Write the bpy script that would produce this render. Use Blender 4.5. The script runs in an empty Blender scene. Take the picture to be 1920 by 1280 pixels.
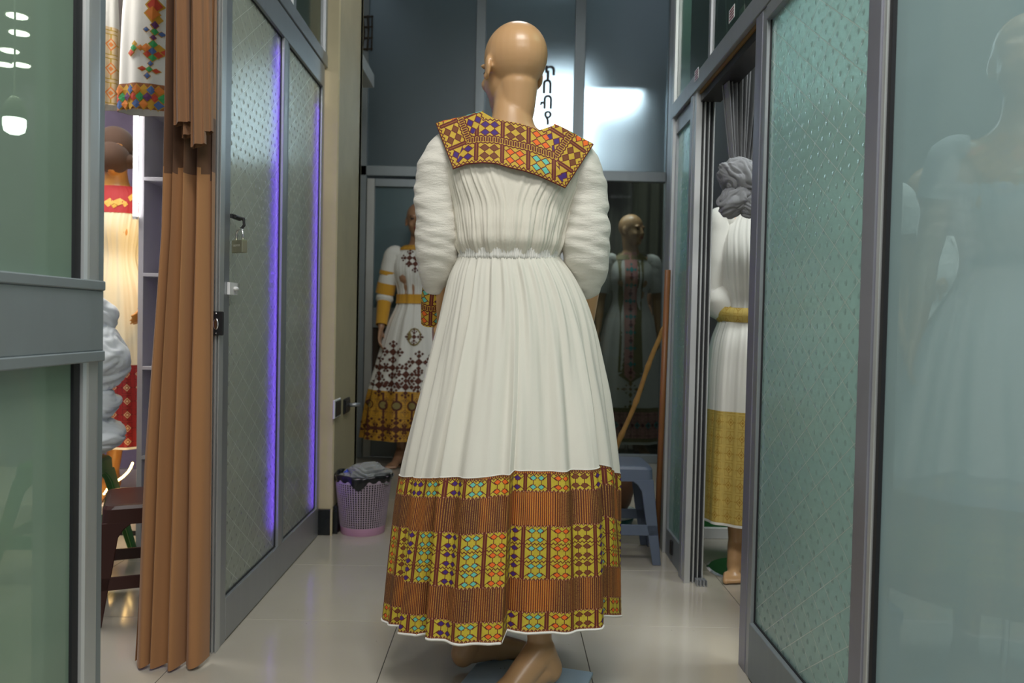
import bpy, bmesh, math, random
import numpy as np
from mathutils import Vector, Matrix, Euler
PI = math.pi
random.seed(7)
SC = bpy.context.scene
COL = SC.collection

# ------------------------------------------------------------------ camera, world, lights, exposure
FPX, CAM_H = 1493.0, 0.97
PITCH, YAW, ROLL = math.radians(1.42), math.radians(-0.46), math.radians(1.2)
cam_d = bpy.data.cameras.new('camera'); cam_d.sensor_width = 36.0; cam_d.lens = 36.0 * FPX / 1920.0
cam = bpy.data.objects.new('camera', cam_d); COL.objects.link(cam)
RC = Matrix.Rotation(YAW, 3, 'Z') @ Matrix.Rotation(PI/2 - PITCH, 3, 'X') @ Matrix.Rotation(ROLL, 3, 'Z')
cam.matrix_world = Matrix.Translation((0, 0, CAM_H)) @ RC.to_4x4()
cam_d.dof.use_dof = True; cam_d.dof.focus_distance = 2.05; cam_d.dof.aperture_fstop = 4.0
cam_d.clip_start = 0.05
SC.camera = cam
SC.view_settings.view_transform = 'Standard'; SC.view_settings.look = 'None'
SC.view_settings.gamma = 1; SC.view_settings.use_curve_mapping = False
SC.view_settings.exposure = 0.12

W = bpy.data.worlds.new('world'); SC.world = W; W.use_nodes = True
W.node_tree.nodes['Background'].inputs[0].default_value = (0.66, 0.72, 0.78, 1)
W.node_tree.nodes['Background'].inputs[1].default_value = 0.30

def area(name, loc, size, power, color=(1, 1, 1), rot=(0, 0, 0), sy=None):
    d = bpy.data.lights.new(name, 'AREA'); d.shape = 'RECTANGLE'; d.size = size; d.size_y = sy or size
    d.energy = power; d.color = color
    o = bpy.data.objects.new(name, d); COL.objects.link(o); o.location = loc; o.rotation_euler = rot
    return o
area('aisle_lamp', (0.0, 0.7, 3.3), 1.0, 42, (1.0, 0.98, 0.94), sy=0.5)
area('corridor_lamp', (0.05, 3.6, 3.33), 0.5, 7, (0.95, 0.98, 1.0), sy=0.3)
area('concourse_lamp', (0.3, -1.6, 3.2), 2.4, 48, (1.0, 0.97, 0.92), rot=(math.radians(35), 0, 0), sy=1.0)
area('left_shop_lamp', (-1.9, 2.9, 2.38), 0.9, 27, (1.0, 0.96, 0.9))
area('right_shop_lamp', (1.7, 2.0, 3.3), 1.0, 62, (0.95, 1.0, 0.98))
area('back_room_lamp', (0.72, 5.88, 2.62), 0.42, 15, (0.9, 0.97, 1.0))

# ------------------------------------------------------------------ helpers
def ray(px, py):
    d = Vector(((px - 960) / FPX, (640 - py) / FPX, -1.0))
    return RC @ d
def at(px, py, Y):
    d = ray(px, py); t = Y / d.y
    return Vector((d.x * t, Y, CAM_H + d.z * t))
def onX(px, py, X):
    d = ray(px, py); t = X / d.x
    return Vector((X, d.y * t, CAM_H + d.z * t))
def onZ(px, py, z=0.0):
    d = ray(px, py); t = (z - CAM_H) / d.z
    return Vector((d.x * t, d.y * t, z))
def lerp(a, b, t): return a + (b - a) * t
def sst(a, b, x):
    t = np.clip((np.asarray(x, float) - a) / (b - a), 0, 1); return t * t * (3 - 2 * t)
def interp(tab, z):
    xs = [t[0] for t in tab]; out = []
    for k in range(1, len(tab[0])):
        out.append(np.interp(z, xs, [t[k] for t in tab]))
    return out[0] if len(out) == 1 else out
def cinterp(xs, ys, x):
    """smooth (catmull-rom) interpolation"""
    xs = np.asarray(xs, float); ys = np.asarray(ys, float); x = np.clip(np.asarray(x, float), xs[0], xs[-1])
    m = np.gradient(ys, xs)
    i = np.clip(np.searchsorted(xs, x) - 1, 0, len(xs) - 2)
    h = xs[i+1] - xs[i]; t = (x - xs[i]) / h
    return ((2*t**3-3*t**2+1)*ys[i] + (t**3-2*t**2+t)*h*m[i] + (-2*t**3+3*t**2)*ys[i+1] + (t**3-t**2)*h*m[i+1])

def wloc(o):
    v = Vector((0, 0, 0))
    while o is not None:
        v += o.location; o = o.parent
    return v
def root(name, label=None, cat=None, loc=(0, 0, 0), group=None, kind=None):
    o = bpy.data.objects.new(name, None); COL.objects.link(o); o.location = loc; o.empty_display_size = 0.1
    tag(o, label, cat, group, kind); return o
def tag(o, label=None, cat=None, group=None, kind=None):
    if label: o['label'] = label
    if cat: o['category'] = cat
    if group: o['group'] = group
    if kind: o['kind'] = kind
    return o
def link_mesh(name, me, mats, parent=None, label=None, kind=None, smooth=True):
    if not isinstance(mats, (list, tuple)): mats = [mats]
    if len(me.materials): me.materials.clear()
    for m in mats: me.materials.append(m)
    if smooth and len(me.polygons):
        me.polygons.foreach_set('use_smooth', [True] * len(me.polygons))
    o = bpy.data.objects.new(name, me); COL.objects.link(o)
    if parent is not None: o.parent = parent
    if label: o['label'] = label
    if kind: o['kind'] = kind
    return o

class MB:
    def __init__(s): s.V = []; s.F = []; s.M = []
    def add(s, V, F, mi=0):
        o = len(s.V); s.V += [tuple(v) for v in V]
        s.F += [tuple(i + o for i in f) for f in F]; s.M += [mi] * len(F); return s
    def box(s, x0, x1, y0, y1, z0, z1, mi=0):
        if x0 > x1: x0, x1 = x1, x0
        if y0 > y1: y0, y1 = y1, y0
        V = [(x, y, z) for z in (z0, z1) for y in (y0, y1) for x in (x0, x1)]
        return s.add(V, [(0,2,3,1),(4,5,7,6),(0,1,5,4),(2,6,7,3),(0,4,6,2),(1,3,7,5)], mi)
    def hexa(s, P, mi=0):   # P: bottom 4 (ccw), top 4
        return s.add(P, [(3,2,1,0),(4,5,6,7),(0,1,5,4),(1,2,6,5),(2,3,7,6),(3,0,4,7)], mi)
    def prism(s, poly, ax, a, b, mi=0):
        n = len(poly)
        def mk(p, t):
            return {'x': (t, p[0], p[1]), 'y': (p[0], t, p[1]), 'z': (p[0], p[1], t)}[ax]
        V = [mk(p, a) for p in poly] + [mk(p, b) for p in poly]
        F = [tuple(range(n))[::-1], tuple(range(n, 2*n))] + [(i, (i+1) % n, n + (i+1) % n, n + i) for i in range(n)]
        return s.add(V, F, mi)
    def tube(s, P, R, n=12, mi=0, cap=True, sx=1.0):
        P = [Vector(p) for p in P]
        if not hasattr(R, '__len__'): R = [R] * len(P)
        rings = []
        up = None
        for i, p in enumerate(P):
            t = (P[min(i+1, len(P)-1)] - P[max(i-1, 0)]).normalized()
            if up is None:
                up = Vector((0, 0, 1)) if abs(t.z) < 0.9 else Vector((1, 0, 0))
            a = t.cross(up).normalized(); b = a.cross(t).normalized(); up = b
            rings.append([p + (a * math.cos(2*PI*k/n) * sx + b * math.sin(2*PI*k/n)) * R[i] for k in range(n)])
        return s.rings(rings, mi, cap)
    def rings(s, rings, mi=0, cap=True):
        n = len(rings[0]); V = [v for r in rings for v in r]; F = []
        for i in range(len(rings) - 1):
            for k in range(n):
                F.append((i*n+k, i*n+(k+1) % n, (i+1)*n+(k+1) % n, (i+1)*n+k))
        if cap:
            F.append(tuple(range(n))[::-1]); F.append(tuple(range((len(rings)-1)*n, len(rings)*n)))
        return s.add(V, F, mi)
    def ell(s, c, r, n=20, m=12, rot=None, mi=0):
        V = []; c = Vector(c)
        for i in range(m + 1):
            ph = PI * i / m
            for k in range(n):
                th = 2*PI*k/n
                v = Vector((r[0]*math.sin(ph)*math.cos(th), r[1]*math.sin(ph)*math.sin(th), r[2]*math.cos(ph)))
                if rot is not None: v = rot @ v
                V.append(c + v)
        F = []
        for i in range(m):
            for k in range(n):
                a, b, c2, d = i*n+k, i*n+(k+1) % n, (i+1)*n+(k+1) % n, (i+1)*n+k
                if i == 0: F.append((a, c2, d))
                elif i == m-1: F.append((a, b, d))
                else: F.append((a, b, c2, d)) 
        F = [f[::-1] for f in F]
        return s.add(V, F, mi)
    def lathe(s, prof, c=(0, 0, 0), n=32, mi=0, cap=True):
        rings = [[(c[0] + r*math.cos(2*PI*k/n), c[1] + r*math.sin(2*PI*k/n), c[2] + z) for k in range(n)] for r, z in prof]
        return s.rings(rings, mi, cap)
    def xf(s, M):
        s.V = [tuple(M @ Vector(v)) for v in s.V]; return s
    def mesh(s, bevel=0.0, segs=1, off=Vector((0, 0, 0)), fix=True):
        me = bpy.data.meshes.new('mesh')
        me.from_pydata([(v[0]-off[0], v[1]-off[1], v[2]-off[2]) for v in s.V], [], s.F)
        me.polygons.foreach_set('material_index', s.M)
        if fix or bevel:
            bm = bmesh.new(); bm.from_mesh(me)
            if fix:
                bmesh.ops.remove_doubles(bm, verts=bm.verts, dist=1e-6)
                bmesh.ops.recalc_face_normals(bm, faces=bm.faces)
            if bevel:
                es = [e for e in bm.edges if len(e.link_faces) == 2 and e.calc_face_angle(0) > math.radians(28)]
                bmesh.ops.bevel(bm, geom=es, offset=bevel, segments=segs, affect='EDGES', profile=0.6)
            bm.to_mesh(me); bm.free()
        me.update(); return me
    def build(s, name, mats, parent=None, bevel=0.0, segs=1, smooth=False, label=None, kind=None, fix=True):
        me = s.mesh(bevel, segs, wloc(parent), fix)
        o = link_mesh(name, me, mats, parent, label, kind, smooth)
        return o

def grid(name, P, mats, parent=None, closed_u=False, uv=None, smooth=True, label=None, kind=None, mi=None, solid=0.0):
    """P: array (nu, nv, 3) of world points; uv: (nu(+1), nv, 2)"""
    P = np.asarray(P, float); nu, nv = P.shape[:2]
    off = np.array(wloc(parent)) if parent is not None else np.zeros(3)
    V = (P - off).reshape(-1, 3)
    iu = np.arange(nu if closed_u else nu - 1); iv = np.arange(nv - 1)
    I, J = np.meshgrid(iu, iv, indexing='ij'); I2 = (I + 1) % nu
    F = np.stack([I*nv+J, I2*nv+J, I2*nv+J+1, I*nv+J+1], -1).reshape(-1, 4)
    me = bpy.data.meshes.new(name)
    me.vertices.add(len(V)); me.vertices.foreach_set('co', V.ravel())
    me.loops.add(F.size); me.loops.foreach_set('vertex_index', F.ravel().astype(np.int32))
    me.polygons.add(len(F)); me.polygons.foreach_set('loop_start', np.arange(0, F.size, 4, dtype=np.int32))
    me.polygons.foreach_set('loop_total', np.full(len(F), 4, dtype=np.int32))
    if mi is not None: me.polygons.foreach_set('material_index', np.asarray(mi, dtype=np.int32).ravel())
    if uv is not None:
        uv = np.asarray(uv, float); Ie = I + 1
        L = np.stack([uv[I, J], uv[Ie, J], uv[Ie, J+1], uv[I, J+1]], 2).reshape(-1, 2)
        l = me.uv_layers.new(name='uv'); l.data.foreach_set('uv', L.ravel())
    me.update(calc_edges=True)
    if solid:
        o = link_mesh(name, me, mats, parent, label, kind, smooth)
        md = o.modifiers.new('thickness', 'SOLIDIFY'); md.thickness = solid; md.offset = 0
        return o
    return link_mesh(name, me, mats, parent, label, kind, smooth)

_rs = np.random.RandomState(3)
_W = _rs.normal(size=(4, 16, 3)); _PH = _rs.uniform(0, 6.28, size=(4, 16))
def snoise(P, s=1.0, k=0):
    """cheap smooth noise of points (...,3), about -1..1"""
    P = np.asarray(P, float) * s; out = 0
    for i in range(8):
        w = _W[k % 4, i] * 1.6
        out = out + np.sin(P[..., 0]*w[0] + P[..., 1]*w[1] + P[..., 2]*w[2] + _PH[k % 4, i])
    return out / 3.2

# ------------------------------------------------------------------ materials: a tiny expression compiler for shader maths
class Ex:
    nt = None
    def __init__(s, v): s.v = v
    @staticmethod
    def m(op, *a, clamp=False):
        n = Ex.nt.nodes.new('ShaderNodeMath'); n.operation = op; n.use_clamp = clamp
        for i, x in enumerate(a):
            x = x.v if isinstance(x, Ex) else x
            if isinstance(x, (int, float)): n.inputs[i].default_value = float(x)
            else: Ex.nt.links.new(x, n.inputs[i])
        return Ex(n.outputs[0])
    def __add__(s, o): return Ex.m('ADD', s, o)
    __radd__ = __add__
    def __sub__(s, o): return Ex.m('SUBTRACT', s, o)
    def __rsub__(s, o): return Ex.m('SUBTRACT', o, s)
    def __mul__(s, o): return Ex.m('MULTIPLY', s, o)
    __rmul__ = __mul__
    def __truediv__(s, o): return Ex.m('DIVIDE', s, o)
    def __lt__(s, o): return Ex.m('LESS_THAN', s, o)
    def __gt__(s, o): return Ex.m('GREATER_THAN', s, o)
def fr(a): return Ex.m('FRACT', a)
def fl(a): return Ex.m('FLOOR', a)
def ab(a): return Ex.m('ABSOLUTE', a)
def mn(a, b): return Ex.m('MINIMUM', a, b)
def mx(a, b): return Ex.m('MAXIMUM', a, b)
def band(v, a, b): return (v > a) * (v < b)
def tri(a): return ab(fr(a) - 0.5) * 4.0 - 1.0
def mixc(f, a, b):
    n = Ex.nt.nodes.new('ShaderNodeMix'); n.data_type = 'RGBA'; n.clamp_factor = True
    for sock, x in ((n.inputs[0], f), (n.inputs[6], a), (n.inputs[7], b)):
        if isinstance(x, Ex): x = x.v
        if isinstance(x, (int, float)): sock.default_value = x
        elif isinstance(x, tuple): sock.default_value = (*x[:3], 1)
        else: Ex.nt.links.new(x, sock)
    return n.outputs[2]
def noise(scale, detail=3, rough=0.55, vec=None, stretch=None, coord='Object'):
    nt = Ex.nt
    n = nt.nodes.new('ShaderNodeTexNoise'); n.inputs['Scale'].default_value = scale
    n.inputs['Detail'].default_value = detail; n.inputs['Roughness'].default_value = rough
    if vec is None:
        tc = nt.nodes.new('ShaderNodeTexCoord'); vec = tc.outputs[coord]
    if stretch:
        mp = nt.nodes.new('ShaderNodeMapping'); mp.inputs['Scale'].default_value = stretch
        nt.links.new(vec, mp.inputs['Vector']); vec = mp.outputs[0]
    nt.links.new(vec, n.inputs['Vector'])
    return Ex(n.outputs['Fac'])
def coords(kind='UV'):
    nt = Ex.nt; tc = nt.nodes.new('ShaderNodeTexCoord'); s = nt.nodes.new('ShaderNodeSeparateXYZ')
    nt.links.new(tc.outputs[kind], s.inputs[0]); return Ex(s.outputs[0]), Ex(s.outputs[1]), Ex(s.outputs[2])
def new_mat(name, color=(0.5, 0.5, 0.5), rough=0.5, metal=0.0, **kw):
    m = bpy.data.materials.new(name); m.use_nodes = True; nt = m.node_tree; Ex.nt = nt
    b = nt.nodes['Principled BSDF']; b.inputs['Base Color'].default_value = (*color, 1)
    b.inputs['Roughness'].default_value = rough; b.inputs['Metallic'].default_value = metal
    for k, v in kw.items():
        k = k.replace('_', ' '); b.inputs[k].default_value = v if not isinstance(v, tuple) else (*v, 1)
    m.diffuse_color = (*color, 1)
    return m, nt, b
def setc(b, sock):
    Ex.nt.links.new(sock.v if isinstance(sock, Ex) else sock, b.inputs['Base Color'])
def setr(b, sock): Ex.nt.links.new(sock.v, b.inputs['Roughness'])
def bump(b, h, strength=0.3, dist=0.002):
    n = Ex.nt.nodes.new('ShaderNodeBump'); n.inputs['Strength'].default_value = strength; n.inputs['Distance'].default_value = dist
    Ex.nt.links.new(h.v, n.inputs['Height']); Ex.nt.links.new(n.outputs[0], b.inputs['Normal']); return n
def simple(name, color, rough=0.5, metal=0.0, var=0.12, scale=8, bmp=0.0, bscale=60, bd=0.001, **kw):
    m, nt, b = new_mat(name, color, rough, metal, **kw)
    n = noise(scale, 4)
    k = 1 - var
    setc(b, mixc(n, tuple(c * k for c in color), tuple(min(1, c * (1 + var)) for c in color)))
    if bmp: bump(b, noise(bscale, 4), bmp, bd)
    return m
def emis(name, color, s):
    m, nt, b = new_mat(name, (0.8, 0.8, 0.8), 0.5)
    b.inputs['Emission Color'].default_value = (*color, 1); b.inputs['Emission Strength'].default_value = s
    return m

# metals, plastics
def alu(name, color=(0.42, 0.44, 0.46), rough=0.38, metal=0.75):
    m, nt, b = new_mat(name, color, rough, metal)
    n = noise(3, 5); s = noise(40, 3, stretch=(1, 1, 0.03)); sp = noise(90, 1)
    c = mixc(n, tuple(x*0.82 for x in color), tuple(min(1, x*1.12) for x in color))
    setc(b, c)
    setr(b, n * 0.15 + s * 0.15 + (rough - 0.12)); bump(b, s, 0.08, 0.0006); return m
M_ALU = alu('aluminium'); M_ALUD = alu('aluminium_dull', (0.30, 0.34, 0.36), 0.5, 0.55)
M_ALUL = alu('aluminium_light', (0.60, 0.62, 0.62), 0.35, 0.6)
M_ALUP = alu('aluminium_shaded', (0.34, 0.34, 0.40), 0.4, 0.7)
M_RUB = simple('rubber_seal', (0.012, 0.013, 0.016), 0.6)
M_BLK = simple('black_metal', (0.018, 0.018, 0.02), 0.45, 0.2)
M_STEEL = simple('polished_steel', (0.75, 0.75, 0.75), 0.15, 1.0, var=0.05)
M_BRASS = simple('padlock_brass', (0.36, 0.35, 0.25), 0.35, 0.75)
M_WHT = simple('white_plastic', (0.72, 0.72, 0.72), 0.4)
def skin_mat(name, c, rough=0.32):
    m, nt, b = new_mat(name, c, rough, Coat_Weight=0.12, Coat_Roughness=0.3)
    n = noise(9, 4); setc(b, mixc(n, tuple(x*0.92 for x in c), tuple(x*1.06 for x in c)))
    bump(b, noise(260, 2), 0.03, 0.0004); return m
M_SKIN = skin_mat('mannequin_tan', (0.56, 0.33, 0.16))
M_SKINB = skin_mat('mannequin_dusky', (0.40, 0.22, 0.13))
M_SKINO = skin_mat('mannequin_orange', (0.60, 0.28, 0.07))
M_LIP = simple('painted_lips', (0.35, 0.05, 0.05), 0.35); M_EYE = simple('painted_eye', (0.03, 0.02, 0.02), 0.3)

def cloth(name, c, weave=900, crinkle=0.0, cscale=30, stretch=(1, 1, 1), var=0.07, rough=0.92, tr=0.0, bd=0.003):
    m, nt, b = new_mat(name, c, rough)
    b.inputs['Sheen Weight'].default_value = 0.15
    n = noise(5, 5, stretch=stretch)
    setc(b, mixc(n, tuple(x*(1-var) for x in c), tuple(min(1, x*(1+var)) for x in c)))
    h = noise(weave, 1) * 0.15
    if crinkle: h = h + noise(cscale, 5, 0.6, stretch=stretch) * crinkle
    bump(b, h, 0.6, bd)
    if tr:
        t = nt.nodes.new('ShaderNodeBsdfTranslucent'); t.inputs[0].default_value = (*c, 1)
        mxs = nt.nodes.new('ShaderNodeMixShader'); mxs.inputs[0].default_value = tr
        out = nt.nodes['Material Output']
        nt.links.new(b.outputs[0], mxs.inputs[1]); nt.links.new(t.outputs[0], mxs.inputs[2]); nt.links.new(mxs.outputs[0], out.inputs[0])
    return m
M_COT = cloth('white_cotton_skirt', (0.78, 0.76, 0.67), crinkle=0.5, cscale=26, stretch=(1.6, 1.6, 0.10), tr=0.12, bd=0.004)
M_COTB = cloth('white_cotton_bodice', (0.74, 0.70, 0.60), crinkle=0.8, cscale=60, stretch=(2.2, 2.2, 0.14), bd=0.005)
M_COTS = cloth('crinkled_cotton_sleeve', (0.76, 0.73, 0.65), crinkle=1.0, cscale=30, stretch=(0.5, 0.5, 1.7), bd=0.010)
M_COTW = cloth('plain_white_cotton', (0.74, 0.73, 0.68), crinkle=0.4, cscale=26, stretch=(1.6, 1.6, 0.12))
M_COTC = cloth('cream_cotton', (0.76, 0.70, 0.52), crinkle=0.4, cscale=26, stretch=(1.6, 1.6, 0.12), tr=0.1)
M_BULK = cloth('bluish_white_bundle', (0.80, 0.86, 0.90), crinkle=0.6, cscale=18, bd=0.006)
M_BROWN = cloth('tan_brown_cloth', (0.36, 0.17, 0.065), crinkle=0.3, cscale=24, stretch=(1.6, 1.6, 0.1))
M_BRDK = cloth('glittery_brown_lace', (0.12, 0.055, 0.025), crinkle=0.3, cscale=50)
M_BRMD = cloth('mid_brown_cloth', (0.24, 0.115, 0.05), crinkle=0.3, cscale=24, stretch=(1.6, 1.6, 0.1))
M_GREYC = cloth('grey_linen', (0.20, 0.205, 0.215), crinkle=0.9, cscale=40, stretch=(1.6, 1.6, 0.3), var=0.35)
M_OLIVE = cloth('olive_drape', (0.10, 0.10, 0.07), crinkle=0.4, cscale=20)
M_YEL = cloth('yellow_satin', (0.62, 0.32, 0.03), crinkle=0.4, cscale=24)
M_THR = simple('dark_red_thread', (0.13, 0.018, 0.012), 0.8)

GOLD, DRED = (0.50, 0.33, 0.025), (0.14, 0.012, 0.008)
PUR, AQ, ORG, BRN = (0.05, 0.015, 0.19), (0.14, 0.58, 0.46), (0.92, 0.16, 0.012), (0.19, 0.055, 0.012)
def motif_colour(k):
    """k: Ex, 0..3"""
    c = mixc(k > 0.5, PUR, AQ); c = mixc(k > 1.5, c, ORG); return mixc(k > 2.5, c, BRN)
def motif_layer(x, y, k, base, dx, dy, wx, wy, p):
    """four diamonds round a centre, arms running out to bars at the cell edges"""
    ax, ay = ab(x), ab(y)
    sd = ab(ax - dx) / wx + ab(ay - dy) / wy
    line = (ab(ay - (ax - dx) * 0.75 - 0.002) < 0.0011) * (ax > dx + wx * 0.5)
    line = mx(line, (ax < dx) * (ab(ay - dy * 1.0) < 0.0) )
    line = mx(line, (ab(ax - dx) < 0.0010) * (ay < dy))
    line = mx(line, (ab(ax * (dy / dx) - ay) < 0.0011) * (ax < dx) * (ay > dy * 0.45))
    c = mixc(line, base, DRED)
    c = mixc(sd < 1.34, c, DRED)
    c = mixc(sd < 0.98, c, motif_colour(k))
    bar = ab(ax - (p * 0.5)) < 0.0055
    c = mixc(bar, c, DRED)
    c = mixc((ab(ax - (p * 0.5)) < 0.0008), c, (0.36, 0.14, 0.02))
    return c
def tibeb(name='embroidered_band', off=0.0):
    m, nt, b = new_mat(name, GOLD, 0.72)
    U, V, _ = coords('UV')
    p = 0.066
    u = U / p + off; x = (fr(u) - 0.5) * p; k = fl(Ex.m('FLOORED_MODULO', fl(u), 4.0) + 0.1)
    # rows: motif row, stripes, three motif rows, stripes, motif row  (V in metres from the hem)
    rows = [(0.006, 0.049), (0.128, 0.170), (0.170, 0.212), (0.212, 0.254), (0.337, 0.379)]
    yl = None; inm = None
    for a, c in rows:
        mk = band(V, a, c); t = mk * (V - (a + c) / 2)
        yl = t if yl is None else yl + t; inm = mk if inm is None else inm + mk
    n = noise(60, 3); fine = noise(900, 2)
    gold = mixc(n, (0.50, 0.38, 0.02), (0.72, 0.58, 0.05))
    mot = motif_layer(x, yl, k, gold, 0.0105, 0.0108, 0.0080, 0.0057, p)
    # stripes
    st = fr(U / 0.0056); wide = noise(11, 2, coord='UV', stretch=(1, 0.06, 1))
    base = mixc(Ex.m('MULTIPLY_ADD', wide, 5.0, -2.1, clamp=True), (0.16, 0.045, 0.012), (0.62, 0.16, 0.015))
    s1 = mixc(band(st, 0.0, 0.36), base, (0.075, 0.015, 0.008))
    s2 = mixc(band(st, 0.55, 0.70) * (noise(500, 1, coord='UV') > 0.42), s1, (0.66, 0.38, 0.06))
    col = mixc(inm, s2, mot)
    zz = None
    for e in (0.006, 0.049, 0.128, 0.170, 0.212, 0.254, 0.337, 0.377):
        d = ab(V - e - tri(U / 0.0096) * 0.0024)
        m1 = d < 0.0016; zz = m1 if zz is None else mx(zz, m1)
    col = mixc(zz, col, DRED)
    pk = None
    for e in (0.049, 0.128, 0.254, 0.337, 0.006):
        d = ab(V - e) / 0.0026 + ab(fr(U / 0.0096) - 0.5) * 0.0096 / 0.002
        m1 = d < 1.0; pk = m1 if pk is None else mx(pk, m1)
    col = mixc(pk * 0.8, col, (0.62, 0.33, 0.16))
    setc(b, mixc(fine * 0.25, col, (0.05, 0.02, 0.01)))
    bump(b, fine + (mx(zz, st < 0.5) * 0.6), 0.35, 0.0012)
    return m
M_TIB = tibeb()
def yoke_mat():
    m, nt, b = new_mat('embroidered_yoke', GOLD, 0.7)
    U, V, _ = coords('UV'); p = 0.066
    n = noise(60, 3); fine = noise(900, 2)
    gold = mixc(n, (0.52, 0.33, 0.02), (0.74, 0.50, 0.05))
    u = U / p; x = (fr(u) - 0.5) * p; k = fl(Ex.m('FLOORED_MODULO', fl(u * 1.0) + 1.0, 4.0) + 0.1)
    i1, i2 = band(V, 0.008, 0.055), band(V, 0.073, 0.116)
    k2 = fl(Ex.m('FLOORED_MODULO', fl(u) * 3.0 + 2.0 + i2 * 1.0, 4.0) + 0.1)
    yl = i1 * (V - 0.031) + i2 * (V - 0.0945)
    mot = motif_layer(x, yl, k2, gold, 0.0120, 0.0108, 0.0100, 0.0080, p)
    lad = mixc(band(fr(U / 0.0062), 0.0, 0.66), (0.55, 0.30, 0.04), (0.12, 0.012, 0.008))
    lad = mixc(mx(ab(V - 0.055), 0.0) < 0.0, lad, DRED)
    col = mixc(band(V, 0.0585, 0.0705), mixc(i1 + i2, gold, mot), lad)
    zz = None
    for e, a in ((0.006, 0.0028), (0.055, 0.0014), (0.0735, 0.0014), (0.118, 0.0022)):
        m1 = ab(V - e - tri(U / 0.011) * a) < 0.0019; zz = m1 if zz is None else mx(zz, m1)
    zz = mx(zz, V < 0.0026)
    col = mixc(zz, col, DRED)
    setc(b, mixc(fine * 0.2, col, (0.06, 0.02, 0.01)))
    bump(b, fine + zz * 0.8, 0.4, 0.0014)
    return m
M_YOKE = yoke_mat()

def brocade(name, ground, motif, p=0.05, q=0.05, thin=(0.2, 0.02, 0.02)):
    m, nt, b = new_mat(name, ground, 0.6)
    U, V, _ = coords('UV')
    x = ab(fr(U / p) - 0.5); y = ab(fr(V / q) - 0.5)
    d = x + y
    r = mx(x * 1.3, y)
    c = mixc(noise(40, 3), tuple(v*0.7 for v in ground), tuple(min(1, v*1.25) for v in ground))
    c = mixc(band(d, 0.20, 0.27), c, motif)
    c = mixc(d < 0.11, c, motif)
    c = mixc(band(r, 0.40, 0.44), c, thin)
    c = mixc(band(mn(x, y), 0.0, 0.03) * band(d, 0.27, 0.45), c, thin)
    setc(b, c); bump(b, noise(500, 2), 0.3, 0.001); return m
M_GOLDB = brocade('gold_brocade', (0.55, 0.40, 0.10), (0.36, 0.20, 0.02), 0.05, 0.06, (0.42, 0.27, 0.04))
M_REDB = brocade('red_brocade', (0.26, 0.012, 0.015), (0.55, 0.42, 0.25), 0.06, 0.06, (0.10, 0.006, 0.008))
M_ORGB = brocade('orange_zigzag_band', (0.66, 0.50, 0.30), (0.70, 0.20, 0.03), 0.07, 0.09, (0.45, 0.28, 0.02))
M_PINKB = brocade('dusty_pink_band', (0.55, 0.27, 0.24), (0.16, 0.05, 0.05), 0.08, 0.05, (0.20, 0.15, 0.05))
M_YELB = brocade('yellow_brown_band', (0.58, 0.30, 0.03), (0.14, 0.05, 0.02), 0.075, 0.075, (0.30, 0.16, 0.03))
M_GREENB = brocade('green_gold_trim', (0.22, 0.20, 0.08), (0.50, 0.36, 0.10), 0.02, 0.02, (0.05, 0.03, 0.02))

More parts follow.
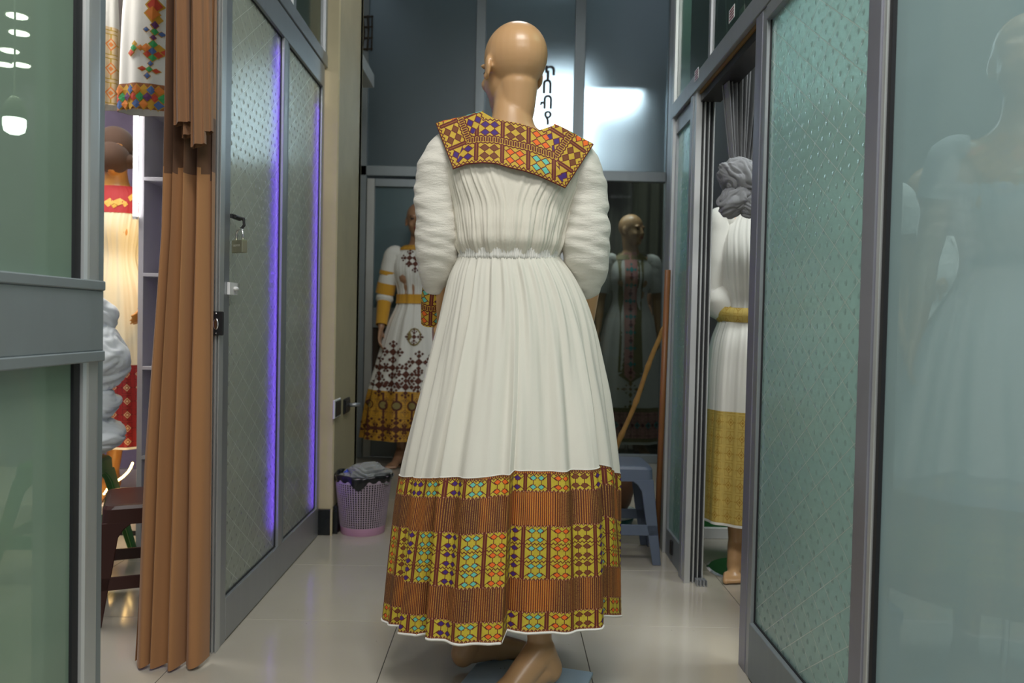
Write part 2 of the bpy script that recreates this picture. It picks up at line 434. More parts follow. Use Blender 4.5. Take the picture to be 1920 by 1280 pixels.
# glass
def textured_glass(name, tint, haze, clear=0.35, wires=True, rough=0.22, pimple=True, glow=0.5):
    """pressed safety glass: diamond wires, a grid of small pimples; object Y/Z are the pane's axes"""
    m = bpy.data.materials.new(name); m.use_nodes = True; nt = m.node_tree; Ex.nt = nt
    for n in list(nt.nodes): nt.nodes.remove(n)
    out = nt.nodes.new('ShaderNodeOutputMaterial')
    X, Y, Z = coords('Object')
    if pimple:
        a = Y / 0.042; bb = Z / 0.030
        px = fr(a + fl(bb) * 0.5) - 0.5; pz = fr(bb) - 0.5
        r2 = px * px * 1.9 + pz * pz
        h = Ex.m('MAXIMUM', 0.05 - r2, 0.0) * 20.0
    else:
        h = noise(2.0, 2) * 0.0
    h = h + noise(14, 3) * 0.5
    bn = nt.nodes.new('ShaderNodeBump'); bn.inputs['Strength'].default_value = 0.42; bn.inputs['Distance'].default_value = 0.0030
    nt.links.new(h.v, bn.inputs['Height'])
    refr = nt.nodes.new('ShaderNodeBsdfRefraction'); refr.inputs['Color'].default_value = (*tint, 1)
    refr.inputs['Roughness'].default_value = rough; refr.inputs['IOR'].default_value = 1.35; nt.links.new(bn.outputs[0], refr.inputs['Normal'])
    tr = nt.nodes.new('ShaderNodeBsdfTranslucent'); tr.inputs[0].default_value = (*[c for c in tint], 1)
    df = nt.nodes.new('ShaderNodeBsdfDiffuse'); df.inputs[0].default_value = (*haze, 1)
    gl = nt.nodes.new('ShaderNodeBsdfGlossy'); gl.inputs['Roughness'].default_value = 0.16; nt.links.new(bn.outputs[0], gl.inputs['Normal'])
    gl.inputs[0].default_value = (0.9, 0.95, 0.95, 1)
    m1 = nt.nodes.new('ShaderNodeMixShader'); m1.inputs[0].default_value = glow
    nt.links.new(df.outputs[0], m1.inputs[1]); nt.links.new(tr.outputs[0], m1.inputs[2])
    m2 = nt.nodes.new('ShaderNodeMixShader'); m2.inputs[0].default_value = clear
    nt.links.new(m1.outputs[0], m2.inputs[1]); nt.links.new(refr.outputs[0], m2.inputs[2])
    fz = nt.nodes.new('ShaderNodeFresnel'); fz.inputs[0].default_value = 1.45; nt.links.new(bn.outputs[0], fz.inputs['Normal'])
    m3 = nt.nodes.new('ShaderNodeMixShader'); nt.links.new(fz.outputs[0], m3.inputs[0])
    nt.links.new(m2.outputs[0], m3.inputs[1]); nt.links.new(gl.outputs[0], m3.inputs[2])
    last = m3
    if wires:
        w = mx(ab(fr(Y / 0.125 + Z / 0.082) - 0.5) < 0.012, ab(fr(Y / 0.125 - Z / 0.082) - 0.5) < 0.012)
        mt = nt.nodes.new('ShaderNodeBsdfPrincipled'); mt.inputs['Metallic'].default_value = 0.4
        mt.inputs['Base Color'].default_value = (0.72, 0.76, 0.72, 1); mt.inputs['Roughness'].default_value = 0.35
        m4 = nt.nodes.new('ShaderNodeMixShader'); nt.links.new((w * 0.75).v, m4.inputs[0])
        nt.links.new(m3.outputs[0], m4.inputs[1]); nt.links.new(mt.outputs[0], m4.inputs[2]); last = m4
    nt.links.new(last.outputs[0], out.inputs[0]); return m
def film_glass(name, tint, film, clear=0.5, rough=0.0, gloss=0.05, var=0.0):
    """flat glass under a thin tinted film: part clear, part film"""
    m = bpy.data.materials.new(name); m.use_nodes = True; nt = m.node_tree; Ex.nt = nt
    for n in list(nt.nodes): nt.nodes.remove(n)
    out = nt.nodes.new('ShaderNodeOutputMaterial')
    if rough > 0.01:
        tp = nt.nodes.new('ShaderNodeBsdfRefraction'); tp.inputs['IOR'].default_value = 1.45; tp.inputs['Roughness'].default_value = rough
    else:
        tp = nt.nodes.new('ShaderNodeBsdfTransparent')
    tp.inputs['Color'].default_value = (*tint, 1)
    df = nt.nodes.new('ShaderNodeBsdfDiffuse')
    nt.links.new(mixc(noise(1.3, 3), tuple(c*(1-var) for c in film), tuple(c*(1+var) for c in film)), df.inputs[0])
    gl = nt.nodes.new('ShaderNodeBsdfGlossy'); gl.inputs['Roughness'].default_value = gloss
    m2 = nt.nodes.new('ShaderNodeMixShader'); m2.inputs[0].default_value = clear
    nt.links.new(df.outputs[0], m2.inputs[1]); nt.links.new(tp.outputs[0], m2.inputs[2])
    fz = nt.nodes.new('ShaderNodeFresnel'); fz.inputs[0].default_value = 1.45
    m3 = nt.nodes.new('ShaderNodeMixShader'); nt.links.new(m2.outputs[0], m3.inputs[1]); nt.links.new(gl.outputs[0], m3.inputs[2]); nt.links.new(m3.outputs[0], out.inputs[0])
    if rough > 0.01: nt.links.new(fz.outputs[0], m3.inputs[0])
    else:   # the rear face of the thin sheet is plain clear glass; the film lies on the front face
        bf = Ex(nt.nodes.new('ShaderNodeNewGeometry').outputs['Backfacing'])
        nt.links.new((Ex(fz.outputs[0]) * (1.0 - bf)).v, m3.inputs[0])
        nt.links.new(mx(bf, clear).v, m2.inputs[0])
    return m
M_GLT = textured_glass('wired_glass_left', (0.82, 0.86, 0.78), (0.55, 0.58, 0.49), clear=0.40)
M_GLR = textured_glass('wired_glass_right', (0.66, 0.88, 0.84), (0.57, 0.74, 0.71), clear=0.36)
M_GLS = textured_glass('pressed_glass_right_door', (0.60, 0.88, 0.82), (0.34, 0.62, 0.56), clear=0.2, wires=False)
M_FILML = film_glass('green_film_glass', (0.75, 0.85, 0.74), (0.26, 0.36, 0.28), clear=0.20, var=0.25)
M_FILMR = film_glass('teal_film_glass', (0.80, 0.90, 0.92), (0.36, 0.50, 0.52), clear=0.15, var=0.15)
M_FROST = film_glass('frosted_glass_blue', (0.80, 0.90, 0.95), (0.15, 0.20, 0.22), clear=0.5, rough=0.60, gloss=0.35, var=0.15)
M_FROSTD = film_glass('frosted_door_glass', (0.55, 0.75, 0.80), (0.13, 0.20, 0.22), clear=0.25, rough=0.35, gloss=0.3, var=0.15)
M_DGLASS = film_glass('dark_green_glass', (0.35, 0.5, 0.42), (0.045, 0.07, 0.058), clear=0.4, gloss=0.1)
M_CLEAR = film_glass('dim_clear_glass', (0.55, 0.58, 0.56), (0.05, 0.05, 0.04), clear=0.88, gloss=0.02)
# ------------------------------------------------------------------ the setting
XL, XR, YB = -0.815, 0.69, 5.56
def tile_mat():
    m, nt, b = new_mat('polished_tile', (0.50, 0.46, 0.38), 0.12)
    b.inputs['Coat Weight'].default_value = 0.3; b.inputs['Coat Roughness'].default_value = 0.08
    n = noise(2.2, 4); g = noise(70, 3); s = noise(9, 2)
    c = mixc(n, (0.41, 0.375, 0.305), (0.49, 0.455, 0.385)); c = mixc((g > 0.74) * (s > 0.5) * 0.7, c, (0.16, 0.13, 0.10))
    setc(b, c); setr(b, n * 0.10 + g * 0.10 + 0.06); return m
M_TILE = tile_mat()
M_GROUT = simple('grout', (0.05, 0.045, 0.04), 0.9)
M_PLAST = simple('cream_plaster', (0.50, 0.43, 0.27), 0.55, var=0.2, scale=5, bmp=0.2, bscale=20)
M_SHOPW = simple('lilac_shop_wall', (0.34, 0.28, 0.42), 0.7, var=0.3, scale=6)
M_SHOPR = simple('green_grey_shop_wall', (0.10, 0.13, 0.12), 0.8, var=0.3)
M_CEIL = simple('ceiling_paint', (0.55, 0.57, 0.57), 0.8)
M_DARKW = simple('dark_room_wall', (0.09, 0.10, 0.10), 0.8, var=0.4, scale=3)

floor = root('floor', 'glossy cream floor of large square tiles', 'floor', (0, 2.5, 0), kind='structure')
MB().box(-3.6, 3.4, -3.0, 7.6, -0.06, -0.0025).build('floor_slab', M_GROUT, floor)
TS, TY = 0.58, 0.577
bm0 = MB().box(0.001, TS - 0.001, 0.001, TY - 0.001, -0.012, 0.0)
tme = bm0.mesh(0.0008); first = True
for i in range(-6, 7):
    for j in range(-6, 9):
        x, y = -0.325 + TS * i, 2.536 + TY * j
        if y < -1.0 or (y > 5.5 and abs(x) > 1.6): continue
        o = link_mesh('tile', tme, M_TILE, floor, smooth=False) if first else bpy.data.objects.new('tile', tme)
        if not first: COL.objects.link(o); o.parent = floor
        first = False
        o.location = (x, y - 2.5, 0)

ceil = MB().box(-0.9, 0.78, 0.0, 7.6, 3.4, 3.5).build('ceiling', M_CEIL); tag(ceil, 'pale ceiling over the passage', 'ceiling', kind='structure')
for nm, a in (('wall_rear_left', (-3.5, -1.16, 5.0, 5.05, 0, 2.42)), ('wall_far_left', (-3.5, -3.45, 1.0, 5.0, 0, 2.42))):
    tag(MB().box(*a).build(nm, M_SHOPW), 'lilac inside wall of the left shop', 'wall', kind='structure')
tag(MB().box(-3.5, -0.86, 1.0, 5.05, 2.42, 2.5).build('ceiling_left_shop', M_CEIL), 'ceiling of the left shop', 'ceiling', kind='structure')
tag(MB().box(1.18, 3.2, 4.0, 4.05, 0, 3.4).build('wall_rear_right', M_SHOPR), 'dim green grey inside wall of the right shop', 'wall', kind='structure')
tag(MB().box(3.15, 3.2, 0.3, 4.0, 0, 3.4).build('wall_far_right', M_SHOPR), 'dim side wall of the right shop', 'wall', kind='structure')
tag(MB().box(0.76, 3.2, 0.3, 4.0, 3.4, 3.5).build('ceiling_right_shop', M_CEIL), 'ceiling of the right shop', 'ceiling', kind='structure')
tag(MB().box(-1.16, -1.12, 4.11, YB, 0, 3.4).build('wall_recess_left', M_PLAST), 'cream wall of the recess behind the pillar', 'wall', kind='structure')
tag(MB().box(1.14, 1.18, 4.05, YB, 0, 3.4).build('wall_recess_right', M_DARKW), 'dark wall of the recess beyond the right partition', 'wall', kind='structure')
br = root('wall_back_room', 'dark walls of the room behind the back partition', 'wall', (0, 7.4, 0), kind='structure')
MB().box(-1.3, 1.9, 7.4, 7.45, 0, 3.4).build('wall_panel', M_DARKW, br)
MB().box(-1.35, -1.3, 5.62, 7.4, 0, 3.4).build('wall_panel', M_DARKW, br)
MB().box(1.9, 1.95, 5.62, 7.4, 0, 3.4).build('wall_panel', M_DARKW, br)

# pillar
pil = root('pillar', 'cream plastered pillar with a black tiled foot', 'pillar', (-0.8, 3.8, 0), kind='structure')
MB().box(-0.86, -0.76, 3.56, 4.11, 0.0, 3.4).build('shaft', M_PLAST, pil, bevel=0.006)
MB().box(-1.16, -0.76, 4.05, 4.11, 0.0, 3.4).build('return', M_PLAST, pil)
MB().box(-0.853, -0.765, 3.535, 3.56, 0.0, 0.115).build('skirting_tile', simple('black_skirting', (0.012, 0.014, 0.016), 0.2), pil, bevel=0.003)
MB().box(-0.76, -0.738, 3.56, 4.11, 0.0, 0.125).build('skirting_tile', bpy.data.materials['black_skirting'], pil, bevel=0.002)
MB().box(-0.765, -0.757, 3.533, 3.54, 0.0, 0.118).build('grout_edge', M_PLAST, pil)

# ---- left partition with the padlocked door
def rib_poly(x0, x1, y0, y1, n, d, duty=0.5):
    """a bar seen end on whose front (y0) is grooved"""
    P = [(x0, y1), (x0, y0)]
    w = (x1 - x0) / n
    for k in range(n):
        a = x0 + w * (k + 0.5 - duty / 2); b_ = x0 + w * (k + 0.5 + duty / 2)
        P += [(a, y0), (a + 0.0006, y0 + d), (b_ - 0.0006, y0 + d), (b_, y0)]
    P += [(x1, y0), (x1, y1)]
    return P
wl = root('wall_left', 'aluminium and glass partition on the left of the passage', 'partition', (-0.835, 2.3, 0), kind='structure')
MB().prism(rib_poly(-0.857, -0.815, 2.270, 2.305, 4, 0.012, 0.55), 'z', 0.0, 3.4).build('track_post', M_ALUL, wl, bevel=0.0006)
MB().box(-0.862, -0.857, 2.262, 2.32, 0, 3.4).build('post_flange', M_ALU, wl)
MB().box(-0.85, -0.812, 2.305, 3.56, 2.075, 2.13).build('top_rail', M_ALU, wl, bevel=0.002)
for a, b_ in ((2.33, 3.005), (3.04, 3.53)):
    MB().box(-0.836, -0.828, a, b_, 2.13, 3.4).build('transom_pane', M_DGLASS, wl)
MB().box(-0.845, -0.815, 3.005, 3.04, 2.13, 3.4).build('mullion', M_ALU, wl, bevel=0.002)
MB().box(-0.845, -0.815, 3.53, 3.56, 2.13, 3.4).build('mullion', M_ALU, wl, bevel=0.002)
for z in (0.33, 0.62, 1.16, 1.52, 1.87):
    MB().ell((-0.829, 2.281, z), (0.0022, 0.0015, 0.0022), 10, 6).build('screw', M_BLK if z < 1.5 else M_STEEL, wl, smooth=True)
GRN = simple('green_letter_film', (0.02, 0.25, 0.10), 0.5)
st = MB().prism([(2.72, 2.345), (2.75, 2.335), (2.765, 2.35), (2.80, 2.34), (2.83, 2.365), (2.80, 2.40), (2.76, 2.385), (2.74, 2.40)], 'x', -0.828, -0.826)
st.build('green_lettering', GRN, wl)

d1 = root('door_1', 'glazed aluminium door in the left partition, two wired glass panes', 'door', (-0.83, 2.9, 0), kind='structure')
dx0, dx1 = -0.845, -0.818
MB().box(dx0, dx1, 2.306, 2.358, 0.0, 2.07).build('stile', M_ALU, d1, bevel=0.0015)
MB().box(dx0, dx1 + 0.002, 2.897, 2.945, 0.13, 1.975).build('stile', M_ALU, d1, bevel=0.0015)
MB().box(dx0, dx1 - 0.004, 2.945, 2.985, 0.13, 1.975).build('stile', M_ALUD, d1, bevel=0.0015)
MB().box(dx0, dx1, 3.497, 3.53, 0.0, 2.07).build('stile', M_ALU, d1, bevel=0.0015)
MB().box(dx0 + 0.001, dx1 + 0.002, 2.358, 3.497, 1.975, 2.07).build('top_rail', M_ALU, d1, bevel=0.0015)
MB().box(dx0 + 0.001, dx1 + 0.001, 2.358, 3.497, 0.004, 0.13).build('bottom_rail', M_ALU, d1, bevel=0.0015)
for a, b_ in ((2.358, 2.897), (2.985, 3.497)):
    MB().box(-0.836, -0.830, a, b_, 0.13, 1.975).build('pane', M_GLT, d1)
    f = MB()
    for y in (a + 0.002, b_ - 0.002): f.box(-0.830, -0.826, y - 0.002, y + 0.002, 0.13, 1.975)
    f.box(-0.830, -0.826, a, b_, 0.13, 0.134); f.box(-0.830, -0.826, a, b_, 1.971, 1.975)
    f.build('glazing_seal', M_RUB, d1)
# bolt the padlock hangs from
p = onX(443, 408, XL)
hb = MB().box(XL - 0.003, XL + 0.004, p.y - 0.045, p.y + 0.03, p.z - 0.006, p.z + 0.006)
hb.tube([(XL + 0.008, p.y - 0.035, p.z), (XL + 0.008, p.y + 0.045, p.z)], 0.005)
hb.tube([(XL + 0.004, p.y, p.z), (XL + 0.022, p.y, p.z - 0.002), (XL + 0.024, p.y, p.z - 0.022), (XL + 0.014, p.y, p.z - 0.034)], 0.0045)
hb.build('door_bolt', M_BLK, d1, bevel=0.0)
q = onX(434, 541, XL)
lk = MB().box(XL - 0.002, XL + 0.006, q.y - 0.03, q.y + 0.035, q.z - 0.018, q.z + 0.018)
lk.ell((XL + 0.010, q.y + 0.01, q.z), (0.008, 0.012, 0.007)); lk.build('lock_keeper', M_WHT, d1, bevel=0.0)
# dark latch plate on the post
q = at(405, 606, 2.262)
lt = root('latch_plate', 'black latch plate with a worn slot screwed to the left post below the padlock', 'latch', tuple(q))
MB().box(q.x - 0.019, q.x + 0.019, 2.262, 2.272, q.z - 0.034, q.z + 0.034).build('plate', M_BLK, lt, bevel=0.002)
MB().ell((q.x, 2.262, q.z - 0.002), (0.008, 0.003, 0.016)).build('slot', M_STEEL, lt, smooth=True)
for s in (-1, 1): MB().ell((q.x, 2.2615, q.z + s * 0.028), (0.0025, 0.0015, 0.0025), 10, 6).build('screw', M_STEEL, lt, smooth=True)

# padlock
pc = onX(449, 462, XL + 0.022)
pr = root('padlock', 'silver gold padlock hanging from the black bolt of the left glass door', 'padlock', tuple(pc))
cx, cy, cz = pc
Rm = Matrix.Translation(pc) @ Matrix.Rotation(math.radians(-42), 4, 'Z') @ Matrix.Translation(-pc)
MB().box(cx - 0.029, cx + 0.029, cy - 0.009, cy + 0.009, cz - 0.019, cz + 0.019).xf(Rm).build('lock_body', M_BRASS, pr, bevel=0.002, segs=2)
arc = [(cx - 0.019, cy, cz + 0.015)] + [(cx - 0.019 * math.cos(a), cy, cz + 0.034 + 0.019 * math.sin(a)) for a in np.linspace(0, PI, 13)] + [(cx + 0.019, cy, cz + 0.015)]
MB().tube(arc, 0.0035, 12).xf(Rm).build('shackle', M_STEEL, pr, smooth=True)
def text_obj(name, body, size, M, mat, parent=None, ext=0.0003, label=None, bold=0.0):
    cu = bpy.data.curves.new('text', 'FONT'); cu.body = body; cu.size = size; cu.extrude = ext; cu.align_x = 'CENTER'; cu.align_y = 'CENTER'; cu.offset = bold
    o = bpy.data.objects.new('text', cu); COL.objects.link(o)
    dg = bpy.context.evaluated_depsgraph_get(); me = bpy.data.meshes.new_from_object(o.evaluated_get(dg))
    bpy.data.objects.remove(o)
    off = wloc(parent); me.transform(Matrix.Translation(-off) @ M)
    return link_mesh(name, me, mat, parent, label, smooth=False)
M_ENG = simple('engraving', (0.62, 0.62, 0.55), 0.3, 0.6)
MT = Matrix.Translation(pc) @ Matrix.Rotation(math.radians(-42), 4, 'Z') @ Matrix.Translation((0.0, -0.0094, 0.002)) @ Matrix.Rotation(PI/2, 4, 'X')
text_obj('engraved_word', 'LIGHTER', 0.0095, MT, M_ENG, pr)
g = onX(391, 403, -0.858)
gr = root('green_tassel', 'bright green plastic sprig stuck on the left post edge beside the brown curtain', 'tassel', (-0.862, 2.255, g.z))
m = MB(); rr = random.Random(4)
for k in range(26):
    z = g.z + rr.uniform(-0.028, 0.028)
    m.ell((-0.862 + rr.uniform(-0.006, 0.010), 2.256 + rr.uniform(-0.004, 0.004), z), (0.005, 0.002, 0.0035), 6, 4, Matrix.Rotation(rr.uniform(-1, 1), 3, 'Y'))
m.build('leaves', simple('lime_plastic', (0.25, 0.5, 0.02), 0.5), gr, smooth=True)

# ---- near left window: two panes, a wide rail, a stile
w1 = root('window_1', 'near left shopfront window with a wide aluminium rail', 'window', (-0.83, 1.4, 0), kind='structure')
MB().box(-0.85, -0.815, 1.552, 1.606, 0, 3.0).build('stile', M_ALUL, w1, bevel=0.012, segs=3)
MB().box(-0.855, -0.822, 1.606, 1.635, 0, 3.0).build('stile_lip', M_ALUD, w1, bevel=0.003)
MB().box(-0.85, -0.826, 1.530, 1.552, 0, 3.0).build('glazing_seal', M_RUB, w1)
MB().box(-0.85, -0.808, 0.7, 1.606, 0.895, 1.015).build('rail', M_ALUD, w1, bevel=0.002)
MB().box(-0.85, -0.804, 0.7, 1.606, 1.015, 1.034).build('rail_edge', M_ALUD, w1, bevel=0.002)
MB().box(-0.85, -0.804, 0.7, 1.606, 0.874, 0.895).build('rail_edge', M_ALUD, w1, bevel=0.002)
MB().box(-0.838, -0.832, 0.7, 1.530, 1.034, 3.0).build('pane', M_FILML, w1)
MB().box(-0.838, -0.832, 0.7, 1.530, 0.05, 0.874).build('pane', M_FILML, w1)
MB().box(-0.87, -0.842, 1.47, 1.525, 0.0, 3.0).build('inner_frame', M_ALUL, w1, bevel=0.003)
MB().box(-0.85, -0.815, 1.612, 2.262, 2.2, 2.42).build('header', M_ALUD, w1)

# ---- right partition
wr = root('wall_right', 'aluminium and glass partition on the right of the passage', 'partition', (0.71, 3.0, 0), kind='structure')
MB().prism([(0.69, 3.02), (0.69, 2.970), (0.712, 2.970), (0.7125, 2.995), (0.721, 2.995), (0.7215, 2.972), (0.727, 2.972), (0.7275, 3.005), (0.739, 3.005), (0.7395, 2.974), (0.743, 2.974), (0.7435, 3.008), (0.757, 3.008), (0.7575, 2.976), (0.762, 2.976), (0.762, 3.02)], 'z', 0.0, 1.84).build('door_jamb', M_ALUL, wr, bevel=0.0004)
for a_, b__ in ((0.713, 0.7205), (0.728, 0.7385), (0.744, 0.7565)): MB().box(a_, b__, 2.990, 2.999, 0.0, 1.84).build('groove_strip', M_RUB, wr)  # dark strips laid in the jamb grooves to darken them
MB().box(0.688, 0.70, 3.02, 3.06, 0, 1.84).build('jamb_side', M_ALU, wr, bevel=0.001)
MB().prism(rib_poly(0.73, 0.768, 2.93, 2.97, 3, 0.02, 0.6), 'z', 0.0, 0.022).build('floor_track', M_ALU, wr)
MB().box(0.69, 0.76, 3.40, 3.50, 0, 3.4).build('post', M_ALU, wr, bevel=0.003)
MB().box(0.686, 0.70, 3.37, 3.40, 0, 3.4).build('post_lip', M_ALUL, wr, bevel=0.001)
MB().box(0.685, 0.75, 1.40, 3.40, 1.84, 1.905).build('header', M_ALU, wr, bevel=0.002)
MB().box(0.705, 0.78, 2.26, 2.97, 1.80, 1.84).build('header_track', M_BLK, wr, bevel=0.001)
MB().box(0.70, 0.76, 2.26, 2.97, 1.827, 1.8395).build('header_wood', simple('header_wood_strip', (0.22, 0.12, 0.03), 0.6), wr)
for a, b_ in ((1.4, 2.20), (2.23, 2.80), (2.825, 3.40)):
    MB().box(0.70, 0.708, a, b_, 1.905, 3.4).build('transom_pane', M_DGLASS, wr)
for a, b_ in ((2.20, 2.23), (2.80, 2.825)):
    MB().box(0.692, 0.72, a, b_, 1.905, 3.4).build('mullion', M_ALU, wr, bevel=0.001)
d2 = root('door_2', 'far right sliding door of pressed green glass', 'door', (0.71, 3.2, 0), kind='structure')
MB().box(0.698, 0.722, 3.06, 3.09, 0.0, 1.835).build('stile', M_ALUL, d2, bevel=0.001)
MB().box(0.698, 0.722, 3.35, 3.37, 0.0, 1.835).build('stile', M_ALU, d2, bevel=0.001)
MB().box(0.698, 0.722, 3.09, 3.35, 0.0, 0.11).build('bottom_rail', M_ALUD, d2, bevel=0.001)
MB().box(0.698, 0.722, 3.09, 3.35, 1.77, 1.835).build('top_rail', M_ALU, d2, bevel=0.001)
MB().box(0.708, 0.714, 3.09, 3.35, 0.11, 1.77).build('pane', M_GLS, d2)
m = MB(); m.box(0.690, 0.698, 3.21, 3.24, 0.035, 0.09); m.build('corner_bracket', M_BLK, d2)
d3 = root('door_3', 'near right door of wired green safety glass in a grey frame', 'door', (0.71, 1.9, 0), kind='structure')
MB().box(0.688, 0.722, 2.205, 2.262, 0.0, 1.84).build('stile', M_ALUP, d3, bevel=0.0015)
MB().box(0.690, 0.722, 2.17, 2.205, 0.0, 1.84).build('stile', M_ALU, d3, bevel=0.0015)
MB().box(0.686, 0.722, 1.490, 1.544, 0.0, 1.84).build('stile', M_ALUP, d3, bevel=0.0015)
MB().box(0.690, 0.722, 1.474, 1.490, 0.0, 1.84).build('stile_lip', M_ALUL, d3, bevel=0.0015)
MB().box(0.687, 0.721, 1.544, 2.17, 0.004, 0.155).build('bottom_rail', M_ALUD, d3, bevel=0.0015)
MB().box(0.687, 0.721, 1.544, 2.17, 1.80, 1.84).build('top_rail', M_ALU, d3, bevel=0.0015)
MB().box(0.703, 0.709, 1.544, 2.17, 0.155, 1.80).build('pane', M_GLR, d3)
f = MB()
for y in (1.546, 2.168): f.box(0.699, 0.703, y - 0.002, y + 0.002, 0.155, 1.80)
f.box(0.699, 0.703, 1.544, 2.17, 0.155, 0.159); f.build('glazing_seal', M_RUB, d3)
w2 = root('window_2', 'near right shopfront window of clear glass with a teal film', 'window', (0.70, 1.2, 0), kind='structure')
MB().box(0.694, 0.722, 1.461, 1.474, 0, 1.84).build('glazing_seal', M_RUB, w2)
MB().box(0.702, 0.708, 0.7, 1.461, 0.0, 1.84).build('pane', M_FILMR, w2)
# stickers on the header
for px, py in ((1372, 26), (1306, 140)):
    q = onX(px, py, 0.684)
    s = root('paper_sticker', 'small striped paper sticker on the right header rail, %s' % ('nearer the camera' if px > 1350 else 'farther one'), 'sticker', tuple(q), group='stickers on the header rail')
    MB().box(0.6835, 0.6848, q.y - 0.03, q.y + 0.03, q.z - 0.02, q.z + 0.02).build('paper', M_WHT, s)
    m = MB()
    for k in range(4): m.box(0.6828, 0.6835, q.y - 0.025, q.y + 0.02, q.z - 0.016 + k * 0.009, q.z - 0.012 + k * 0.009)
    m.build('print', simple('sticker_ink', (0.25, 0.03, 0.06), 0.6), s)

# ---- back partition
wb = root('wall_back', 'aluminium framed glass partition closing the passage', 'partition', (0, YB, 0), kind='structure')
def bx(nm, x0, x1, z0, z1, mat, y0=YB - 0.02, y1=YB + 0.03, par=None, bev=0.003, **k):
    return MB().box(x0, x1, y0, y1, z0, z1).build(nm, mat, par or wb, bevel=bev, **k)
bx('transom_rail', -1.12, 1.14, 1.96, 2.03, M_ALUD)
bx('stile', -1.12, -0.985, 0, 3.4, M_ALUD)
bx('stile', 1.085, 1.14, 0, 3.4, M_ALUD)
bx('mullion', -0.246, -0.18, 2.03, 3.4, M_ALUD); bx('mullion', 0.435, 0.51, 2.03, 3.4, M_ALUD)
for a, b_ in ((-0.985, -0.246), (-0.18, 0.435), (0.51, 1.085)):
    bx('upper_pane', a, b_, 2.03, 3.4, M_FROST, YB + 0.0, YB + 0.006, bev=0)
bx('fixed_pane', -0.02, 0.32, 0.1, 1.96, M_FROSTD, YB, YB + 0.006, bev=0)
bx('sill', -0.02, 0.32, 0.0, 0.1, M_ALUD)
bx('stile', 0.32, 0.40, 0.0, 1.96, simple('white_frame', (0.75, 0.78, 0.8), 0.4))
bx('clear_pane', 0.40, 1.085, 0.06, 1.96, M_CLEAR, YB, YB + 0.006, bev=0)
bx('sill', 0.40, 1.085, 0.0, 0.06, M_ALUD)
q = at(784, 328, YB - 0.03)
bx('latch', q.x - 0.012, q.x + 0.012, q.z - 0.035, q.z + 0.035, simple('dark_blue_latch', (0.01, 0.01, 0.05), 0.4), YB - 0.035, YB - 0.02)
d4 = root('door_4', 'grey framed back door with frosted upper pane', 'door', (-0.5, YB, 0), kind='structure')
for a in (((-0.98, -0.925, 0.01, 1.94)), ((-0.08, -0.02, 0.01, 1.94))): bx('stile', *a, M_ALUL if a[0] < -.5 else M_ALUD, YB - 0.03, YB + 0.02, d4)
bx('top_rail', -0.925, -0.08, 1.885, 1.94, M_ALUD, YB - 0.028, YB + 0.02, d4)
bx('middle_rail', -0.925, -0.08, 0.91, 1.05, M_ALUD, YB - 0.028, YB + 0.02, d4)
bx('bottom_rail', -0.925, -0.08, 0.01, 0.15, M_ALUD, YB - 0.028, YB + 0.02, d4)
bx('pane', -0.925, -0.08, 1.05, 1.885, M_FROSTD, YB - 0.005, YB + 0.001, d4, 0)
bx('lower_panel', -0.925, -0.08, 0.15, 0.91, simple('brown_board', (0.06, 0.035, 0.02), 0.5), YB - 0.005, YB + 0.005, d4, 0)
# vertical lettering on the centre pane
M_INK = simple('black_film_letter', (0.006, 0.006, 0.008), 0.5)
lr = root('window_lettering', 'vertical black Amharic letters on the bright centre pane', 'lettering', tuple(at(1022, 190, YB - 0.004)))
for ch, px, py in (('\u1325', 1026, 138), ('\u1260', 1026, 164), ('\u1265', 1025, 193), ('\u12e8', 1027, 223)):
    q = at(px, py, YB - 0.004)
    text_obj('letter', ch, 0.125, Matrix.Translation(q) @ Matrix.Rotation(PI/2, 4, 'X'), M_INK, lr, 0.001, bold=0.0035)
# lit boxes in the back room seen blurred through the frosted panes
for nm, lab, x0, x1, z0, z1, y, s in (('wall_lamp', 'bright lamp box glowing behind the centre frosted pane', 0.17, 0.56, 2.10, 2.84, 6.10, 16.0),
                                 ('wall_lamp', 'weaker lamp box glowing behind the right frosted pane', 0.62, 0.92, 2.15, 2.60, 6.45, 2.0)):
    lb = root(nm, lab, 'lamp', ((x0 + x1) / 2, y, z0))
    MB().box(x0 - 0.02, x1 + 0.02, y + 0.01, y + 0.05, z0 - 0.02, z1 + 0.02).build('housing', M_WHT, lb, bevel=0.004)
    MB().box(x0, x1, y, y + 0.01, z0, z1).build('diffuser', emis('lamp_glow_%d' % int(s * 10), (0.9, 0.97, 1.0), s), lb)
    MB().box((x0+x1)/2 - 0.01, (x0+x1)/2 + 0.01, y + 0.02, y + 0.04, z1 + 0.02, 3.4).build('drop_rod', M_BLK, lb)
# small bamboo bracket hanging at the top left
q = at(689, 62, 5.53)
bb = root('bamboo_rack', 'small dark bamboo rack hung high by the pillar', 'rack', (q.x, 5.53, q.z))
M_BAM = simple('dark_bamboo', (0.05, 0.035, 0.02), 0.5)
for dxx in (-0.035, 0.0, 0.03):
    MB().tube([(q.x + dxx, 5.53, q.z - 0.12), (q.x + dxx * 0.8 + 0.008, 5.525, q.z), (q.x + dxx, 5.53, q.z + 0.12)], 0.006, 8).build('upright', M_BAM, bb, smooth=True)
for dz in (-0.11, -0.035, 0.04, 0.11):
    MB().tube([(q.x - 0.04, 5.53, q.z + dz), (q.x + 0.038, 5.53, q.z + dz + 0.004)], 0.006, 8).build('crossbar', M_BAM, bb, smooth=True)

